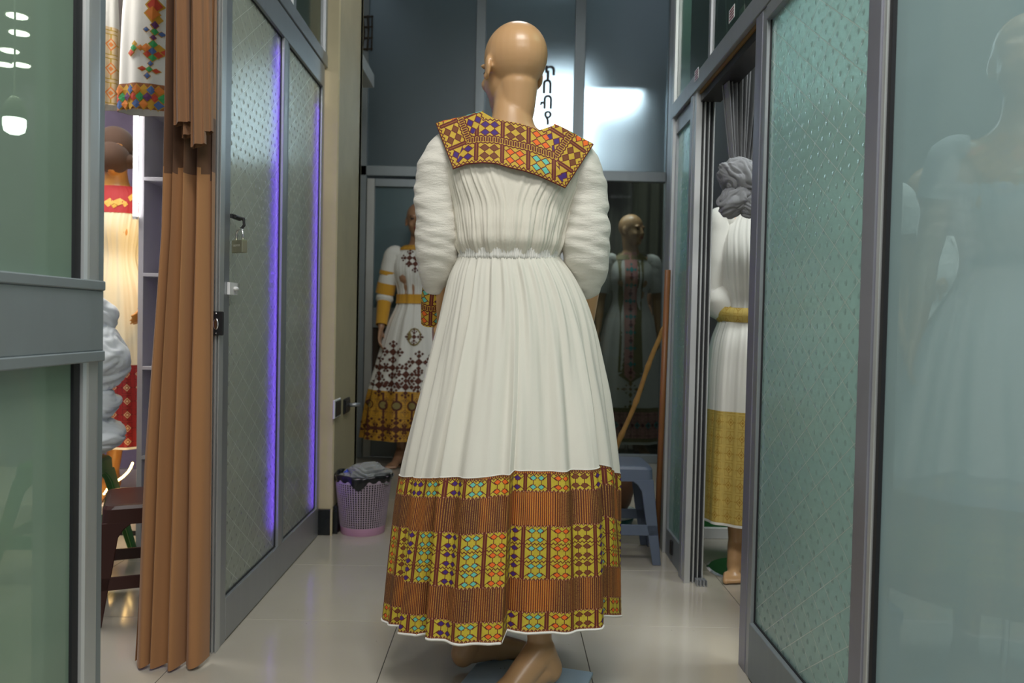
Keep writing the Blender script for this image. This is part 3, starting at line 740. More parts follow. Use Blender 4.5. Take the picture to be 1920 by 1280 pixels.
# switches on the pillar's side
for k, (px, py, w_, h_) in enumerate(((631, 765, 0.065, 0.042), (649, 760, 0.065, 0.036))):
    q = onX(px, py, -0.758)
    s = root('wall_socket', ('white framed dark socket plate, nearer one, on the side of the cream pillar', 'black socket plate, farther one with a plug, on the side of the cream pillar')[k], 'socket', tuple(q))
    MB().box(-0.7605, -0.752, q.y - w_, q.y + w_, q.z - h_, q.z + h_).build('frame', M_WHT if k == 0 else M_BLK, s, bevel=0.003)
    MB().box(-0.753, -0.748, q.y - w_ + 0.012, q.y + w_ - 0.012, q.z - h_ + 0.008, q.z + h_ - 0.008).build('insert', M_BLK, s, bevel=0.002)
    if k: MB().tube([(-0.748, q.y + 0.03, q.z), (-0.70, q.y + 0.05, q.z)], 0.010, 10).build('plug', M_ALU, s, smooth=True)

# purple LED strips standing just behind the glass of the left door
M_LEDP = emis('violet_led', (0.17, 0.04, 1.0), 14.0)
for k, (x, y, z0, z1) in enumerate(((-0.856, 2.872, 0.20, 1.93), (-0.856, 3.472, 0.14, 1.89))):
    s = root('led_strip', ('violet glowing vertical strip behind the nearer pane of the left door', 'violet glowing vertical strip behind the farther pane of the left door')[k], 'light strip', (x, y, z0))
    MB().box(x - 0.012, x - 0.004, y - 0.012, y + 0.012, 0.0, z1 + 0.05).build('channel', M_ALUD, s)
    MB().box(x - 0.018, x - 0.012, y - 0.07, y + 0.05, 0.0, z1 + 0.05).build('spill_blocker', M_ALUD, s)  # added board, blocks violet light spilling back into the shop
    MB().box(x - 0.004, x, y - 0.018, y + 0.018, z0, z1).build('diodes', M_LEDP, s)

# ceiling downlights and pendant of the left shop
M_SPOT = emis('downlight_glow', (1.0, 0.98, 0.92), 22.0)
LABS = ['highest of six', 'below the highest one', 'rightmost one', 'fourth from the top', 'lowest left one', 'lowest right one']
for k, (px, py) in enumerate(((32, 29), (36, 61), (105, 63), (18, 94), (8, 120), (40, 121))):
    q = onZ(px, py, 2.414)
    s = root('downlight', 'round ceiling light through the near left window, %s' % LABS[k], 'downlight', tuple(q), group='ceiling lights of the left shop')
    MB().lathe([(0.062, 0.0), (0.062, 0.006), (0.045, 0.006)], (q.x, q.y, 2.411), 24).build('trim_ring', M_WHT, s)
    MB().lathe([(0.0455, 0.0), (0.0455, 0.003)], (q.x, q.y, 2.4085), 24).build('lens', M_SPOT, s)
q = at(27, 236, 2.6)
s = root('pendant_lamp', 'white glowing bulb on a cord seen through the near left window', 'lamp', tuple(q))
MB().lathe([(0.012, 0.05), (0.034, 0.022), (0.034, 0.0), (0.030, -0.018), (0.016, -0.027), (0.002, -0.029)], tuple(q), 24).build('bulb', emis('bulb_glow', (0.95, 0.97, 1.0), 9.0), s, smooth=True)
MB().lathe([(0.010, 0.095), (0.02, 0.085), (0.034, 0.05), (0.034, 0.024)], tuple(q), 24).build('socket', simple('grey_socket', (0.25, 0.27, 0.25), 0.5), s, smooth=True)
MB().tube([(q.x, q.y, q.z + 0.09), (q.x, q.y, 2.415)], 0.003, 6).build('cord', M_WHT, s)
# ------------------------------------------------------------------ mannequins
def limb(m, pts, rad, n=16):
    """tapered limb with rounded joints (closed shells, fused later)"""
    P = [Vector(p) for p in pts]
    m.tube(P, rad, n)
    for p, r in zip(P, rad): m.ell(p, (r, r, r), n, 8)
def hand(m, w, d, nrm, side, sc=1.0):
    """w wrist, d direction of the fingers, nrm palm normal, side = +-1 thumb side; palm, four unequal bent fingers and a thumb"""
    d = Vector(d).normalized(); nrm = Vector(nrm).normalized(); a = d.cross(nrm).normalized() * side; nrm = a.cross(d).normalized() * (1 if side > 0 else -1)
    R = Matrix((a, nrm, d)).transposed()
    w = Vector(w)
    m.ell(w + d * 0.045 * sc, (0.037 * sc, 0.014 * sc, 0.05 * sc), 16, 10, R)
    for k, (o, L) in enumerate(((0.027, 0.070), (0.009, 0.079), (-0.009, 0.074), (-0.026, 0.058))):
        b0 = w + (d * 0.082 + a * o) * sc
        b1 = b0 + (d * 0.95 + nrm * -0.15 + a * o * 1.5).normalized() * L * 0.45 * sc
        b2 = b1 + (d * 0.85 + nrm * -0.55).normalized() * L * 0.32 * sc
        b3 = b2 + (d * 0.6 + nrm * -0.8).normalized() * L * 0.25 * sc
        limb(m, [b0 - d * 0.03 * sc, b0, b1, b2, b3], [r * sc for r in (0.0085, 0.0088, 0.0080, 0.0072, 0.0060)], 10)
    t0 = w + (d * 0.022 + a * 0.022) * sc; t1 = t0 + (d * 0.6 + a * 0.75 - nrm * 0.3).normalized() * 0.034 * sc
    t2 = t1 + (d * 0.9 + a * 0.25 - nrm * 0.5).normalized() * 0.028 * sc
    limb(m, [t0, t1, t2], [0.013 * sc, 0.0105 * sc, 0.008 * sc], 10)
def fuse(m, voxel, smooth=5):
    me = m.mesh(fix=False); o = bpy.data.objects.new('tmp', me); COL.objects.link(o)
    r = o.modifiers.new('r', 'REMESH'); r.mode = 'VOXEL'; r.voxel_size = voxel
    s = o.modifiers.new('s', 'SMOOTH'); s.factor = 0.5; s.iterations = smooth
    dg = bpy.context.evaluated_depsgraph_get(); me2 = bpy.data.meshes.new_from_object(o.evaluated_get(dg))
    bpy.data.objects.remove(o); return me2
ARMS = dict(L=[(-0.165, 0, 1.40), (-0.215, 0.02, 1.13), (-0.225, -0.06, 0.92)], R=[(0.165, 0, 1.40), (0.215, 0.02, 1.13), (0.225, -0.06, 0.92)])
LEGS = dict(L=[(-0.085, 0, 0.88), (-0.085, -0.01, 0.49), (-0.09, 0.03, 0.10)], R=[(0.085, 0, 0.88), (0.085, -0.01, 0.49), (0.09, 0.03, 0.10)])
def foot(m, ank, d, s=1.0):
    """ank ankle point; d horizontal direction of the toes; heel slightly raised as for a heeled shoe"""
    d = Vector(d).normalized(); a = Vector(ank); g = Vector((a.x, a.y, 0))
    side = Vector((-d.y, d.x, 0))
    heel = a - d * 0.028 * s; heel.z = max(0.036, a.z - 0.055)
    mid = g + d * 0.075 * s; mid.z = 0.040; ball = g + d * 0.135 * s; ball.z = 0.022
    m.ell(heel, (0.030*s, 0.030*s, 0.034*s), 16, 12)
    limb(m, [a, heel], [0.034*s, 0.030*s], 16)
    limb(m, [a, mid, ball], [0.035*s, 0.031*s, 0.022*s], 16)
    limb(m, [heel, mid], [0.028*s, 0.026*s], 14)
    for k, o in enumerate((-0.026, -0.011, 0.002, 0.014, 0.025)):
        p0 = ball + side * o * s; p1 = p0 + d * (0.055 - 0.006 * k) * s; p1.z = 0.012 * s
        r = 0.0125 if k == 0 else 0.0095
        limb(m, [p0, p1], [r*s*1.2, r*s], 10)
def body_mesh(voxel=0.006, head_yaw=0.0, arms=ARMS, legs=LEGS, H=1.75, toes=((-0.25, -1), (0.25, -1)), hands=True, tilt=0.0, wide=1.0, fs=1.0):
    """front is -Y, feet at z = 0"""
    k = H / 1.75; m = MB()
    prof = [(0.78, .14, .085, 0), (0.83, .16, .105, .005), (0.90, .17, .115, .01), (0.98, .15, .10, 0), (1.08, .115, .082, -.005), (1.16, .118, .085, -.008),
            (1.26, .145, .105, -.012), (1.34, .155, .10, 0), (1.40, .150, .080, .01), (1.43, .125, .066, .015), (1.455, .085, .058, .017), (1.475, .062, .054, .017), (1.50, .053, .052, .014), (1.54, .049, .050, .006), (1.58, .049, .053, .0)]
    m.rings([[(rx*wide*math.cos(2*PI*i/32), cy + ry*math.sin(2*PI*i/32), z) for i in range(32)] for z, rx, ry, cy in prof])
    for s in (-1, 1): m.ell((s * 0.062, -0.066, 1.255), (0.054, 0.046, 0.052))
    for s in (-1, 1): m.ell((s * 0.075, 0.065, 0.89), (0.075, 0.062, 0.085))
    for K, s in (('L', -1), ('R', 1)):
        A = [Vector(p) for p in arms[K]]
        limb(m, [(s*0.10, 0.008, 1.395), A[0]], [0.050, 0.047])
        limb(m, [A[0], lerp(A[0], A[1], .45), A[1], lerp(A[1], A[2], .35), A[2]], [0.046, 0.041, 0.033, 0.033, 0.022])
        if hands: hand(m, A[2], A[2] - A[1], (s * 1.0, 0.1, 0), 1 if s < 0 else -1)
        L = [Vector(p) for p in legs[K]]
        kn = (L[1] - L[0])
        limb(m, [L[0], lerp(L[0], L[1], .5), L[1], lerp(L[1], L[2], .3), lerp(L[1], L[2], .75), L[2]], [0.082, 0.068, 0.048, 0.050, 0.034, 0.031], 20)
        foot(m, L[2], Vector((toes[0 if s < 0 else 1][0], toes[0 if s < 0 else 1][1], 0)), fs)
    # head, built round its own centre, face -Y
    h = MB()
    h.ell((0, 0.012, 0.025), (0.079, 0.096, 0.090), 28, 18)
    h.ell((0, -0.020, -0.025), (0.065, 0.070, 0.085), 24, 16)
    h.ell((0, -0.040, -0.078), (0.040, 0.045, 0.040), 20, 12)
    h.ell((0, -0.074, -0.098), (0.018, 0.015, 0.014), 14, 10)
    limb(h, [(0, -0.088, 0.004), (0, -0.099, -0.020), (0, -0.102, -0.034)], [0.007, 0.0085, 0.0105], 12)
    for s in (-1, 1):
        h.ell((s*0.034, -0.066, -0.036), (0.021, 0.020, 0.020), 14, 10)
        h.ell((s*0.030, -0.080, 0.016), (0.023, 0.011, 0.008), 14, 8)
        h.ell((s*0.009, -0.098, -0.038), (0.007, 0.007, 0.006), 10, 8)
        h.ell((s*0.080, 0.002, -0.012), (0.007, 0.019, 0.030), 14, 12, Matrix.Rotation(s * -0.30, 3, 'Z') @ Matrix.Rotation(0.15, 3, 'X'))
        h.ell((s*0.080, -0.004, -0.036), (0.008, 0.010, 0.010), 10, 8)
    h.ell((0, -0.091, -0.058), (0.020, 0.010, 0.0055), 14, 8); h.ell((0, -0.089, -0.067), (0.017, 0.010, 0.0065), 14, 8)
    limb(h, [(0, 0.028, -0.05), (0, 0.020, -0.12)], [0.052, 0.048], 18)
    HM = Matrix.Translation((0, -0.004, 1.635)) @ Matrix.Rotation(head_yaw, 4, 'Z') @ Matrix.Rotation(tilt, 4, 'X')
    h.xf(HM); m.add(h.V, h.F)
    m.xf(Matrix.Scale(k, 4))
    me = fuse(m, voxel * k)
    return me, Matrix.Scale(k, 4) @ HM
def put_body(parent, me, mat, rot=0.0, face=None, name='body', eyes=True):
    M = Matrix.Rotation(rot, 4, 'Z'); me.transform(M)
    o = link_mesh(name, me, mat, parent, smooth=True)
    if face is not None and eyes:
        F = M @ face
        for s in (-1, 1):
            MB().ell((s*0.029, -0.081, -0.002), (0.013, 0.008, 0.0062), 14, 8).xf(F).build_local('eye', M_EYE, o)
            MB().tube([(s*0.044, -0.083, 0.013), (s*0.034, -0.094, 0.021), (s*0.018, -0.096, 0.017)], [0.001, 0.0018, 0.0012], 8).xf(F).build_local('eyebrow', M_SKINB, o)
        m = MB(); m.ell((0, -0.0965, -0.058), (0.0185, 0.0065, 0.004), 14, 8); m.ell((0, -0.0945, -0.067), (0.0155, 0.0065, 0.0052), 14, 8)
        m.xf(F).build_local('lips', M_LIP, o)
    return o
def build_local(s, name, mat, parent, smooth=True, bevel=0.0):
    me = s.mesh(bevel); return link_mesh(name, me, mat, parent, smooth=smooth)
MB.build_local = build_local

def th_grid(n): return np.linspace(0, 2*PI, n, endpoint=False) - PI/2
class Cloth:
    """a garment surface: table of (z, rx, ry, cy) with pleats; local to the wearer (front is -Y)"""
    def __init__(s, tab, folds=0, amp=0.02, fine=0.0, seed=0, cx=0.0, pz=None, top_fade=None):
        s.tab = tab; s.f = folds; s.a = amp; s.fine = fine; s.cx = cx
        r = np.random.RandomState(seed); s.ph = r.uniform(0, 6.28, 8); s.zb = tab[0][0]; s.zt = tab[-1][0]
    def pt(s, th, z, off=0.0):
        zs = [t[0] for t in s.tab]
        rx = cinterp(zs, [t[1] for t in s.tab], z); ry = cinterp(zs, [t[2] for t in s.tab], z); cy = cinterp(zs, [t[3] for t in s.tab], z)
        w = np.clip((s.zt - z) / max(1e-6, s.zt - s.zb), 0, 1)
        f = s.a * w ** 0.8 * (0.6*np.sin(s.f*th + s.ph[0] + 0.5*w) + 0.4*np.sin((s.f*1.62+1)//1*th + s.ph[1]))
        f = f + s.fine * (np.sin(37*th + s.ph[2] + 2*z) + np.sin(59*th + s.ph[3] - 3*z)) * 0.5 * (1 - 0.6 * w)
        return np.stack([s.cx + (rx + f + off) * np.cos(th), cy + (ry + f + off) * np.sin(th), z + 0*th], -1)
    def part(s, name, z0, z1, mat, parent, rot=0.0, nu=160, nv=40, off=0.0, a0=0.0, a1=2*PI, zwave=0.0, label=None):
        closed = abs(a1 - a0 - 2*PI) < 1e-6
        th = (np.linspace(a0, a1, nu, endpoint=not closed) - PI/2)[:, None]; z = np.linspace(z0, z1, nv)[None, :]
        T = th + 0*z; Z = z + 0*th
        if zwave: Z = Z + zwave * np.sin(s.f*T + s.ph[0] + 1.2) * np.clip((z1 - Z) / max(1e-6, (z1 - z0)), 0, 1)
        P = s.pt(T, Z, off)
        R = np.array(Matrix.Rotation(rot, 3, 'Z')); P = P @ R.T + np.array(wloc(parent))
        rm = float(np.mean([t[1] for t in s.tab[:2]]))
        uth = np.linspace(a0, a1, nu + (1 if closed else 0))[:, None] * rm
        UV = np.stack([uth + 0*z, z - z0 + 0*uth], -1)
        return grid(name, P, mat, parent, closed_u=closed, uv=UV, label=label)
    def motifs(s, name, items, mats, parent, rot=0.0, off=0.004):
        """stitched motifs lying on the cloth: items (x along the front, z, kind, w, h, material index)"""
        m = MB(); R = Matrix.Rotation(rot, 3, 'Z')
        for (x, z, kind, w, h, mi) in items:
            if kind == 'd': poly = [(0, -h), (w*.5, -h*.5), (w, 0), (w*.5, h*.5), (0, h), (-w*.5, h*.5), (-w, 0), (-w*.5, -h*.5)]
            elif kind == 'o': poly = [(w*math.cos(a), h*math.sin(a)) for a in np.linspace(0, 2*PI, 12, endpoint=False)]
            else: poly = [(a, b_) for a, b_ in [(-w, -h), (0, -h), (w, -h), (w, 0), (w, h), (0, h), (-w, h), (-w, 0)]]
            def pnt(px_, pz_, o_):
                zs = [t[0] for t in s.tab]; rx = float(cinterp(zs, [t[1] for t in s.tab], pz_))
                c = max(-0.999, min(0.999, (px_ - s.cx) / rx)); th = -math.acos(c)
                return Vector(s.pt(np.array(th), np.array(pz_), o_)) @ R.transposed()
            V = [pnt(x + a, z + b_, off + mi * 0.0012) for a, b_ in poly] + [pnt(x, z, off + mi * 0.0012 + 0.001)]
            n = len(poly); m.add(V, [(i, (i+1) % n, n) for i in range(n)], mi)
        me = m.mesh(fix=False)
        return link_mesh(name, me, mats, parent, smooth=False, kind='stuff')
def sleeve(name, path, rad, mat, parent, n=40, m=50, crump=0.004, seed=0, off=0.0, uvw=None, squash=1.0):
    """tube garment along a path in world-offset-local coordinates, rumpled across"""
    path = np.array([list(p) for p in path], float); t = np.linspace(0, 1, len(path)); tt = np.linspace(0, 1, m)
    C = np.stack([cinterp(t, path[:, i], tt) for i in range(3)], -1); R = cinterp(np.linspace(0, 1, len(rad)), rad, tt) + off
    T = np.gradient(C, axis=0); T /= np.linalg.norm(T, axis=1)[:, None]
    a = np.cross(T, np.array([0, 1.0, 0.001])); a /= np.linalg.norm(a, axis=1)[:, None]; b = np.cross(a, T)
    th = np.linspace(0, 2*PI, n, endpoint=False)[:, None]
    P = C[None] + R[None, :, None] * (a[None] * np.cos(th)[..., None] + b[None] * np.sin(th)[..., None] * squash)
    if crump:
        fade = np.sin(np.clip(tt, 0.02, 0.98) * PI)[None, :] ** 0.4
        wob = snoise(P, 7.0, 3) * 0.9; Qz = P[..., 2] + 0.25*P[..., 0] + 0.01*wob
        Q = np.stack([P[..., 0]*11, P[..., 1]*11, Qz*36], -1); Q2 = np.stack([P[..., 0]*24 + 3, P[..., 1]*24, Qz*90 + 0.3*P[..., 0]], -1); Q3 = np.stack([P[..., 0]*20, P[..., 1]*20, Qz*14], -1)
        d = (0.6*snoise(Q + seed, 1.0, 1) + 0.65 * snoise(Q2 + seed, 1.0, 2) + 0.7*snoise(Q3 + seed, 1.0, 0)) * crump * fade
        N = P - C[None]; N /= np.linalg.norm(N, axis=2)[..., None]; P = P + N * d[..., None]
    ul = np.linspace(0, 1, n + 1)[:, None] * 2 * PI * float(R.mean()); L = np.concatenate([[0], np.cumsum(np.linalg.norm(np.diff(C, axis=0), axis=1))])[None, :]
    UV = np.stack([ul + 0*L, L + 0*ul], -1)
    return grid(name, P + np.array(wloc(parent)), mat, parent, closed_u=True, uv=UV)

# ---- the main mannequin, seen from behind
base = at(952, 603, 2.16); BX, BY = base.x, 2.16
mm = root('mannequin', 'tall bald tan mannequin seen from behind in a white dress with a wide embroidered hem', 'mannequin', (BX, BY, 0))
def loc(px, py, Y):
    p = at(px, py, Y); return Vector((p.x - BX, Y - BY, p.z))
# body: mesh front is -Y, turned to face away (+Y): local x flips, so arms are given for the flipped body
def flip(v): return (-v[0], -v[1], v[2])
KH = 1.770 / 1.75
def arm_world(pts): return [flip(tuple(Vector(p) / KH)) for p in pts]
AL = [(-0.165, -0.02, 1.405), (-0.190, -0.005, 1.17), (-0.200, 0.10, 0.975)]      # picture left
AR = [(0.185, -0.02, 1.385), (0.222, -0.005, 1.15), (0.222, 0.10, 0.965)]
hl, hr = onZ(873, 1252, 0.012), onZ(1012, 1310, 0.0)
LGL = [(-0.08, 0, 0.88), (-0.10, 0.0, 0.49), (hl.x - BX + 0.02, hl.y - BY + 0.03, 0.105)]
LGR = [(0.09, 0, 0.88), (0.075, -0.05, 0.49), (hr.x - BX, hr.y - BY + 0.03, 0.115)]
arms = dict(L=arm_world(AR), R=arm_world(AL)); legs = dict(L=arm_world(LGR), R=arm_world(LGL))
me, face = body_mesh(0.0042, head_yaw=math.radians(33), arms=arms, legs=legs, H=1.770, toes=((.8, .6), (-.85, -.5)), fs=1.15)
mb = put_body(mm, me, M_SKIN, PI, face)

# skirt
HEM = [(-180, .323, .172), (-168, .332, .170), (-158, .322, .178), (-150, .292, .186), (-143, .335, .188), (-133, .325, .196), (-128, .250, .196), (-125, .332, .206), (-118, .338, .208),
       (-105, .345, .214), (-97, .350, .220), (-90.5, .352, .222), (-88, .280, .230), (-78, .300, .228), (-66, .308, .226), (-55, .335, .226), (-45, .352, .226), (-41.5, .345, .228), (-38, .302, .236),
       (-28, .318, .222), (-12, .336, .196), (0, .325, .178), (20, .30, .17), (38, .33, .17), (60, .30, .17), (80, .33, .17), (100, .30, .17), (122, .33, .17), (145, .30, .17), (165, .325, .172), (180, .323, .172)]
HT = np.radians([h[0] for h in HEM]); HR_ = np.array([h[1] for h in HEM]); HZ = np.array([h[2] for h in HEM])
SK = [(.171, .312), (.395, .299), (.569, .282), (.685, .262), (.83, .234), (.974, .205), (1.032, .189), (1.09, .168), (1.155, .133)]
SCX = [(.171, .002), (.569, .012), (.83, .020), (1.032, .017), (1.155, .000)]
BAND = 0.385
def skirt_pt(T, s_):
    """T angle (-pi..pi), s_ 0 at the hem .. 1 at the waist"""
    rh = np.interp(T, HT, HR_) / 0.323; zh = np.interp(T, HT, HZ)
    zt = 1.150 + 0.002 * np.sin(T)
    z = zh + (zt - zh) * s_
    rx = cinterp([t[0] for t in SK], [t[1] for t in SK], np.maximum(z, .171)); cx = cinterp([t[0] for t in SCX], [t[1] for t in SCX], z)
    w = np.clip((1.12 - z) / 0.95, 0, 1)
    ratio = 0.72 + 0.26 * sst(0, 0.6, w)
    r = 1 + (rh - 1) * w ** 0.75
    g = (np.sin(41*T + 1.0 + 1.5*z) * 0.5 + np.sin(67*T + 2.2*z) * 0.3 + np.sin(27*T + 2) * 0.6)
    gath = 0.0042 * sst(1.15, 1.10, z) * (1 - 0.75 * sst(0.0, 0.5, w)) * g
    soft = 0.0085 * sst(0.05, 0.4, w) * (1 - 0.6 * sst(0.55, 0.85, w)) * (np.sin(17*T + 0.6 + np.sin(z*3)) + 0.7*np.sin(29*T + 2.5*z) + 0.5*np.sin(9*T + z*2))
    low = 0.003 * sst(0.5, 0.9, w) * np.sin(23*T + 1.3)
    R = rx * r + gath + soft + low
    Ry = rx * ratio * r + gath + soft + low
    return np.stack([cx + R*np.cos(T), Ry*np.sin(T), z], -1)
nT = 1300
T = np.linspace(-PI, PI, nT, endpoint=False)[:, None]
off3 = np.array([BX, BY, 0])
# bodice = the dress mesh itself
BT = [(1.140, .128, .098, .0), (1.150, .134, .104, .0), (1.175, .146, .118, -.004), (1.21, .153, .122, -.004), (1.27, .167, .118, -.002), (1.33, .181, .114, 0), (1.38, .190, .108, .002), (1.42, .192, .100, .004), (1.45, .178, .088, .004), (1.475, .138, .072, .004), (1.492, .088, .058, .004)]
nb = 420; Tb = np.linspace(-PI, PI, nb, endpoint=False)[:, None]; zb = np.linspace(1.140, 1.466, 130)[None, :]
zz_ = [t[0] for t in BT]; rx, ry, cy = (cinterp(zz_, [t[k] for t in BT], zb) for k in (1, 2, 3))
wv = sst(1.50, 1.36, zb) * 0.8 + 0.2
pl = (np.sin(83*Tb + 3*np.sin(zb*5)) * 0.5 + np.sin(59*Tb + 1.7 + 6*zb) * 0.5 + np.sin(131*Tb + 9*zb) * 0.3 + 0.8*np.sin(27*Tb + 2.0*np.sin(zb*9))) * 0.0019 * wv
blo = 0.004 * np.sin(19*Tb + 1) * sst(1.24, 1.17, zb)
ne = 2 / (2 + 1.1 * sst(1.26, 1.38, zb)); cb_ = np.sign(np.cos(Tb)) * np.abs(np.cos(Tb)) ** ne; sb_ = np.sign(np.sin(Tb)) * np.abs(np.sin(Tb)) ** ne
P = np.stack([(rx + pl + blo) * cb_ + 0.010 * sst(1.15, 1.40, zb), cy + (ry + pl + blo) * sb_, zb + 0.0*Tb], -1)
dr = grid('dress', P + off3, M_COTB, mm, closed_u=True, label='white crinkled cotton bodice of the dress')
s_band = 0
def band_split(T):
    zh = np.interp(T, HT, HZ); return BAND / (1.150 - zh)
nv1, nv2 = 110, 90
sb = band_split(T)
S1 = sb + (1 - sb) * np.linspace(0, 1, nv1)[None, :]
sk = grid('skirt', skirt_pt(T + 0*S1, S1) + off3, M_COT, dr, closed_u=True)
S2 = sb * np.linspace(0, 1, nv2)[None, :]
Pb = skirt_pt(T + 0*S2, S2)
c_ = skirt_pt(T, 0.02 + 0*T)[:, 0, :2]; c2 = np.vstack([c_, c_[:1]]); arc_ = np.concatenate([[0], np.cumsum(np.linalg.norm(np.diff(c2, axis=0), axis=1))])
k0 = int(np.argmin(np.abs(T[:, 0] - math.radians(-116)))); arc_ = arc_ - arc_[k0] + 0.066 * 20.5
Tz = np.vstack([T, [[PI]]]); zhh = np.interp(Tz, HT, HZ)
sbz = band_split(Tz) * np.linspace(0, 1, nv2)[None, :]
arc_ = arc_ + 0.050 * sst(-89.8, -88.6, np.degrees(Tz[:, 0]))
UV = np.stack([arc_[:, None] + 0*sbz, sbz * (1.150 - zhh)], -1)
Nn = Pb.copy(); Nn[..., 2] = 0; Nn /= np.linalg.norm(Nn, axis=2)[..., None]
hb_ = grid('embroidered_hem_band', Pb + Nn * 0.0015 + off3, M_TIB, dr, closed_u=True, uv=UV, label='gold, dark red and brown woven band with diamond motifs')
# white hem edge and the fine seam at the band's top
for nm, sv, r_ in (('hem_edge', 0.0, 0.0035), ('seam', 1.0, 0.0014)):
    P_ = skirt_pt(T[::3], (sb[::3] if sv else 0*T[::3]))[:, 0] + off3
    an = np.linspace(0, 2*PI, 7)
    ring = np.stack([np.cos(an), np.sin(an)], -1)
    nr = P_ - off3; nr[:, 2] = 0; nr /= np.linalg.norm(nr, axis=1)[:, None]
    G = P_[:, None, :] + r_ * (nr[:, None, :] * ring[None, :, :1] + np.array([0, 0, 1.0])[None, None] * ring[None, :, 1:]) + nr[:, None] * 0.001
    grid(nm, G, M_COTW, dr, closed_u=True)
# waistband: a ruched tube round the waist
G = []
for j, (dz, o) in enumerate(((0.020, 0.000), (0.017, 0.006), (0.008, 0.0075), (0.0, 0.006), (-0.008, 0.0075), (-0.016, 0.006), (-0.019, 0.0))):
    Tw = T[::2, 0]; q = 0.0018 * np.sin(150*Tw + j) + 0.0012*np.sin(97*Tw)
    G.append(np.stack([(0.130 + o + q)*np.cos(Tw), (0.100 + o + q)*np.sin(Tw), 1.150 + dz + 0.006*np.sin(Tw)*0 + 0.001*np.sin(40*Tw)], -1))
grid('waistband', np.stack(G, 1) + off3, M_COTW, dr, closed_u=True)
# sleeves and cuffs
SLp = [loc(872, 266, 2.17), loc(837, 290, 2.142), loc(818, 350, 2.15), loc(820, 400, 2.15), loc(821, 450, 2.16), loc(817, 500, 2.18), loc(813, 545, 2.21)]
SLr = [0.047, 0.056, 0.059, 0.060, 0.062, 0.052, 0.027]
SRp = [loc(1048, 286, 2.17), loc(1083, 309, 2.14), loc(1099, 370, 2.15), loc(1098, 420, 2.15), loc(1099, 470, 2.16), loc(1101, 520, 2.19), loc(1103, 562, 2.22)]
SRr = [0.048, 0.058, 0.058, 0.063, 0.066, 0.052, 0.022]
for pth, rd, sd in ((SLp, SLr, 1), (SRp, SRr, 5)):
    sleeve('sleeve', pth, rd, M_COTS, dr, 110, 180, 0.0030, sd)
for pth, rd in (([loc(812, 532, 2.205), loc(808, 565, 2.23), loc(806, 606, 2.26)], [.0285, .0275, .025]), ([loc(1103, 553, 2.22), loc(1101, 580, 2.24), loc(1098, 612, 2.265)], [.0235, .0235, .022])):
    sleeve('cuff', pth, rd, M_YOKE, dr, 36, 14, 0.0)
# yoke: stiff embroidered square collar over the shoulders
def yq(x, z): return -(0.124 - 0.26 * np.maximum(0, z - 1.36) - 0.85 * (x - 0.012) ** 2)
def yk(px, py):
    p = at(px, py, 2.06); x = p.x - BX; z = p.z
    for _ in range(4):
        Y = BY + float(yq(np.array(x), np.array(z))); p = at(px, py, Y); x, z = p.x - BX, p.z
    return np.array([x, z])
TOPP = [yk(*p) for p in ((818, 234), (862, 223), (905, 212), (926, 224), (968, 232), (1012, 245), (1040, 236), (1076, 253), (1112, 273))]
BOTP = [yk(*p) for p in ((850, 318), (875, 309), (905, 307), (930, 308), (952, 315), (985, 323), (1010, 331), (1034, 342), (1059, 354))]
ts = [0, .155, .31, .375, .50, .625, .70, .85, 1.0]; tb_ = [0, .12, .27, .38, .49, .64, .77, .88, 1.0]
nu_, nv_ = 150, 60
u_ = np.linspace(0, 1, nu_)
top = np.stack([np.interp(u_, ts, [p[i] for p in TOPP]) for i in (0, 1)], -1); bot = np.stack([np.interp(u_, tb_, [p[i] for p in BOTP]) for i in (0, 1)], -1)
v_ = np.linspace(0, 1, nv_)[None, :, None]
XZ = bot[:, None] * (1 - v_) + top[:, None] * v_
# frame distance for the embroidery: from the bottom edge or from the side edges, whichever is nearer
def segd(P, A, B):
    AB = B - A; t = np.clip(((P - A) @ AB) / (AB @ AB), 0, 1); Q = A + t[..., None] * AB
    return np.linalg.norm(P - Q, axis=-1), t * np.linalg.norm(AB)
BL, BR, TL, TR = BOTP[0], BOTP[-1], TOPP[0], TOPP[-1]
mid = XZ; dB = (1 - 0*mid[..., 0]) ; 
hgt = np.linalg.norm(top - bot, axis=1)[:, None]
dbot = v_[..., 0] * hgt; sbot = XZ[..., 0]
dl, tl = segd(XZ, BL, TL); drr, tr_ = segd(XZ, BR, TR)
Yy = yq(XZ[..., 0], XZ[..., 1]) - 0.004 - 0.002 * np.sin(XZ[..., 0] * 60)
PY = np.stack([XZ[..., 0], Yy, XZ[..., 1]], -1)
F_, UVl = [], []
for i in range(nu_ - 1):
    for j in range(nv_ - 1):
        q4 = ((i, j), (i+1, j), (i+1, j+1), (i, j+1))
        c = [np.mean([A[a] for a in q4]) for A in (dbot, dl, drr)]
        F_.append([a*nv_+b_ for a, b_ in q4])
        w = int(np.argmin(c))
        for a in q4:
            UVl.append((XZ[a][0] + 0.033 * 0.7 + 2.64, dbot[a]) if w == 0 else ((tl[a] + 1.98 + 0.012, dl[a]) if w == 1 else (tr_[a] + 3.3 + 0.020, drr[a])))
V_ = PY.reshape(-1, 3).tolist()
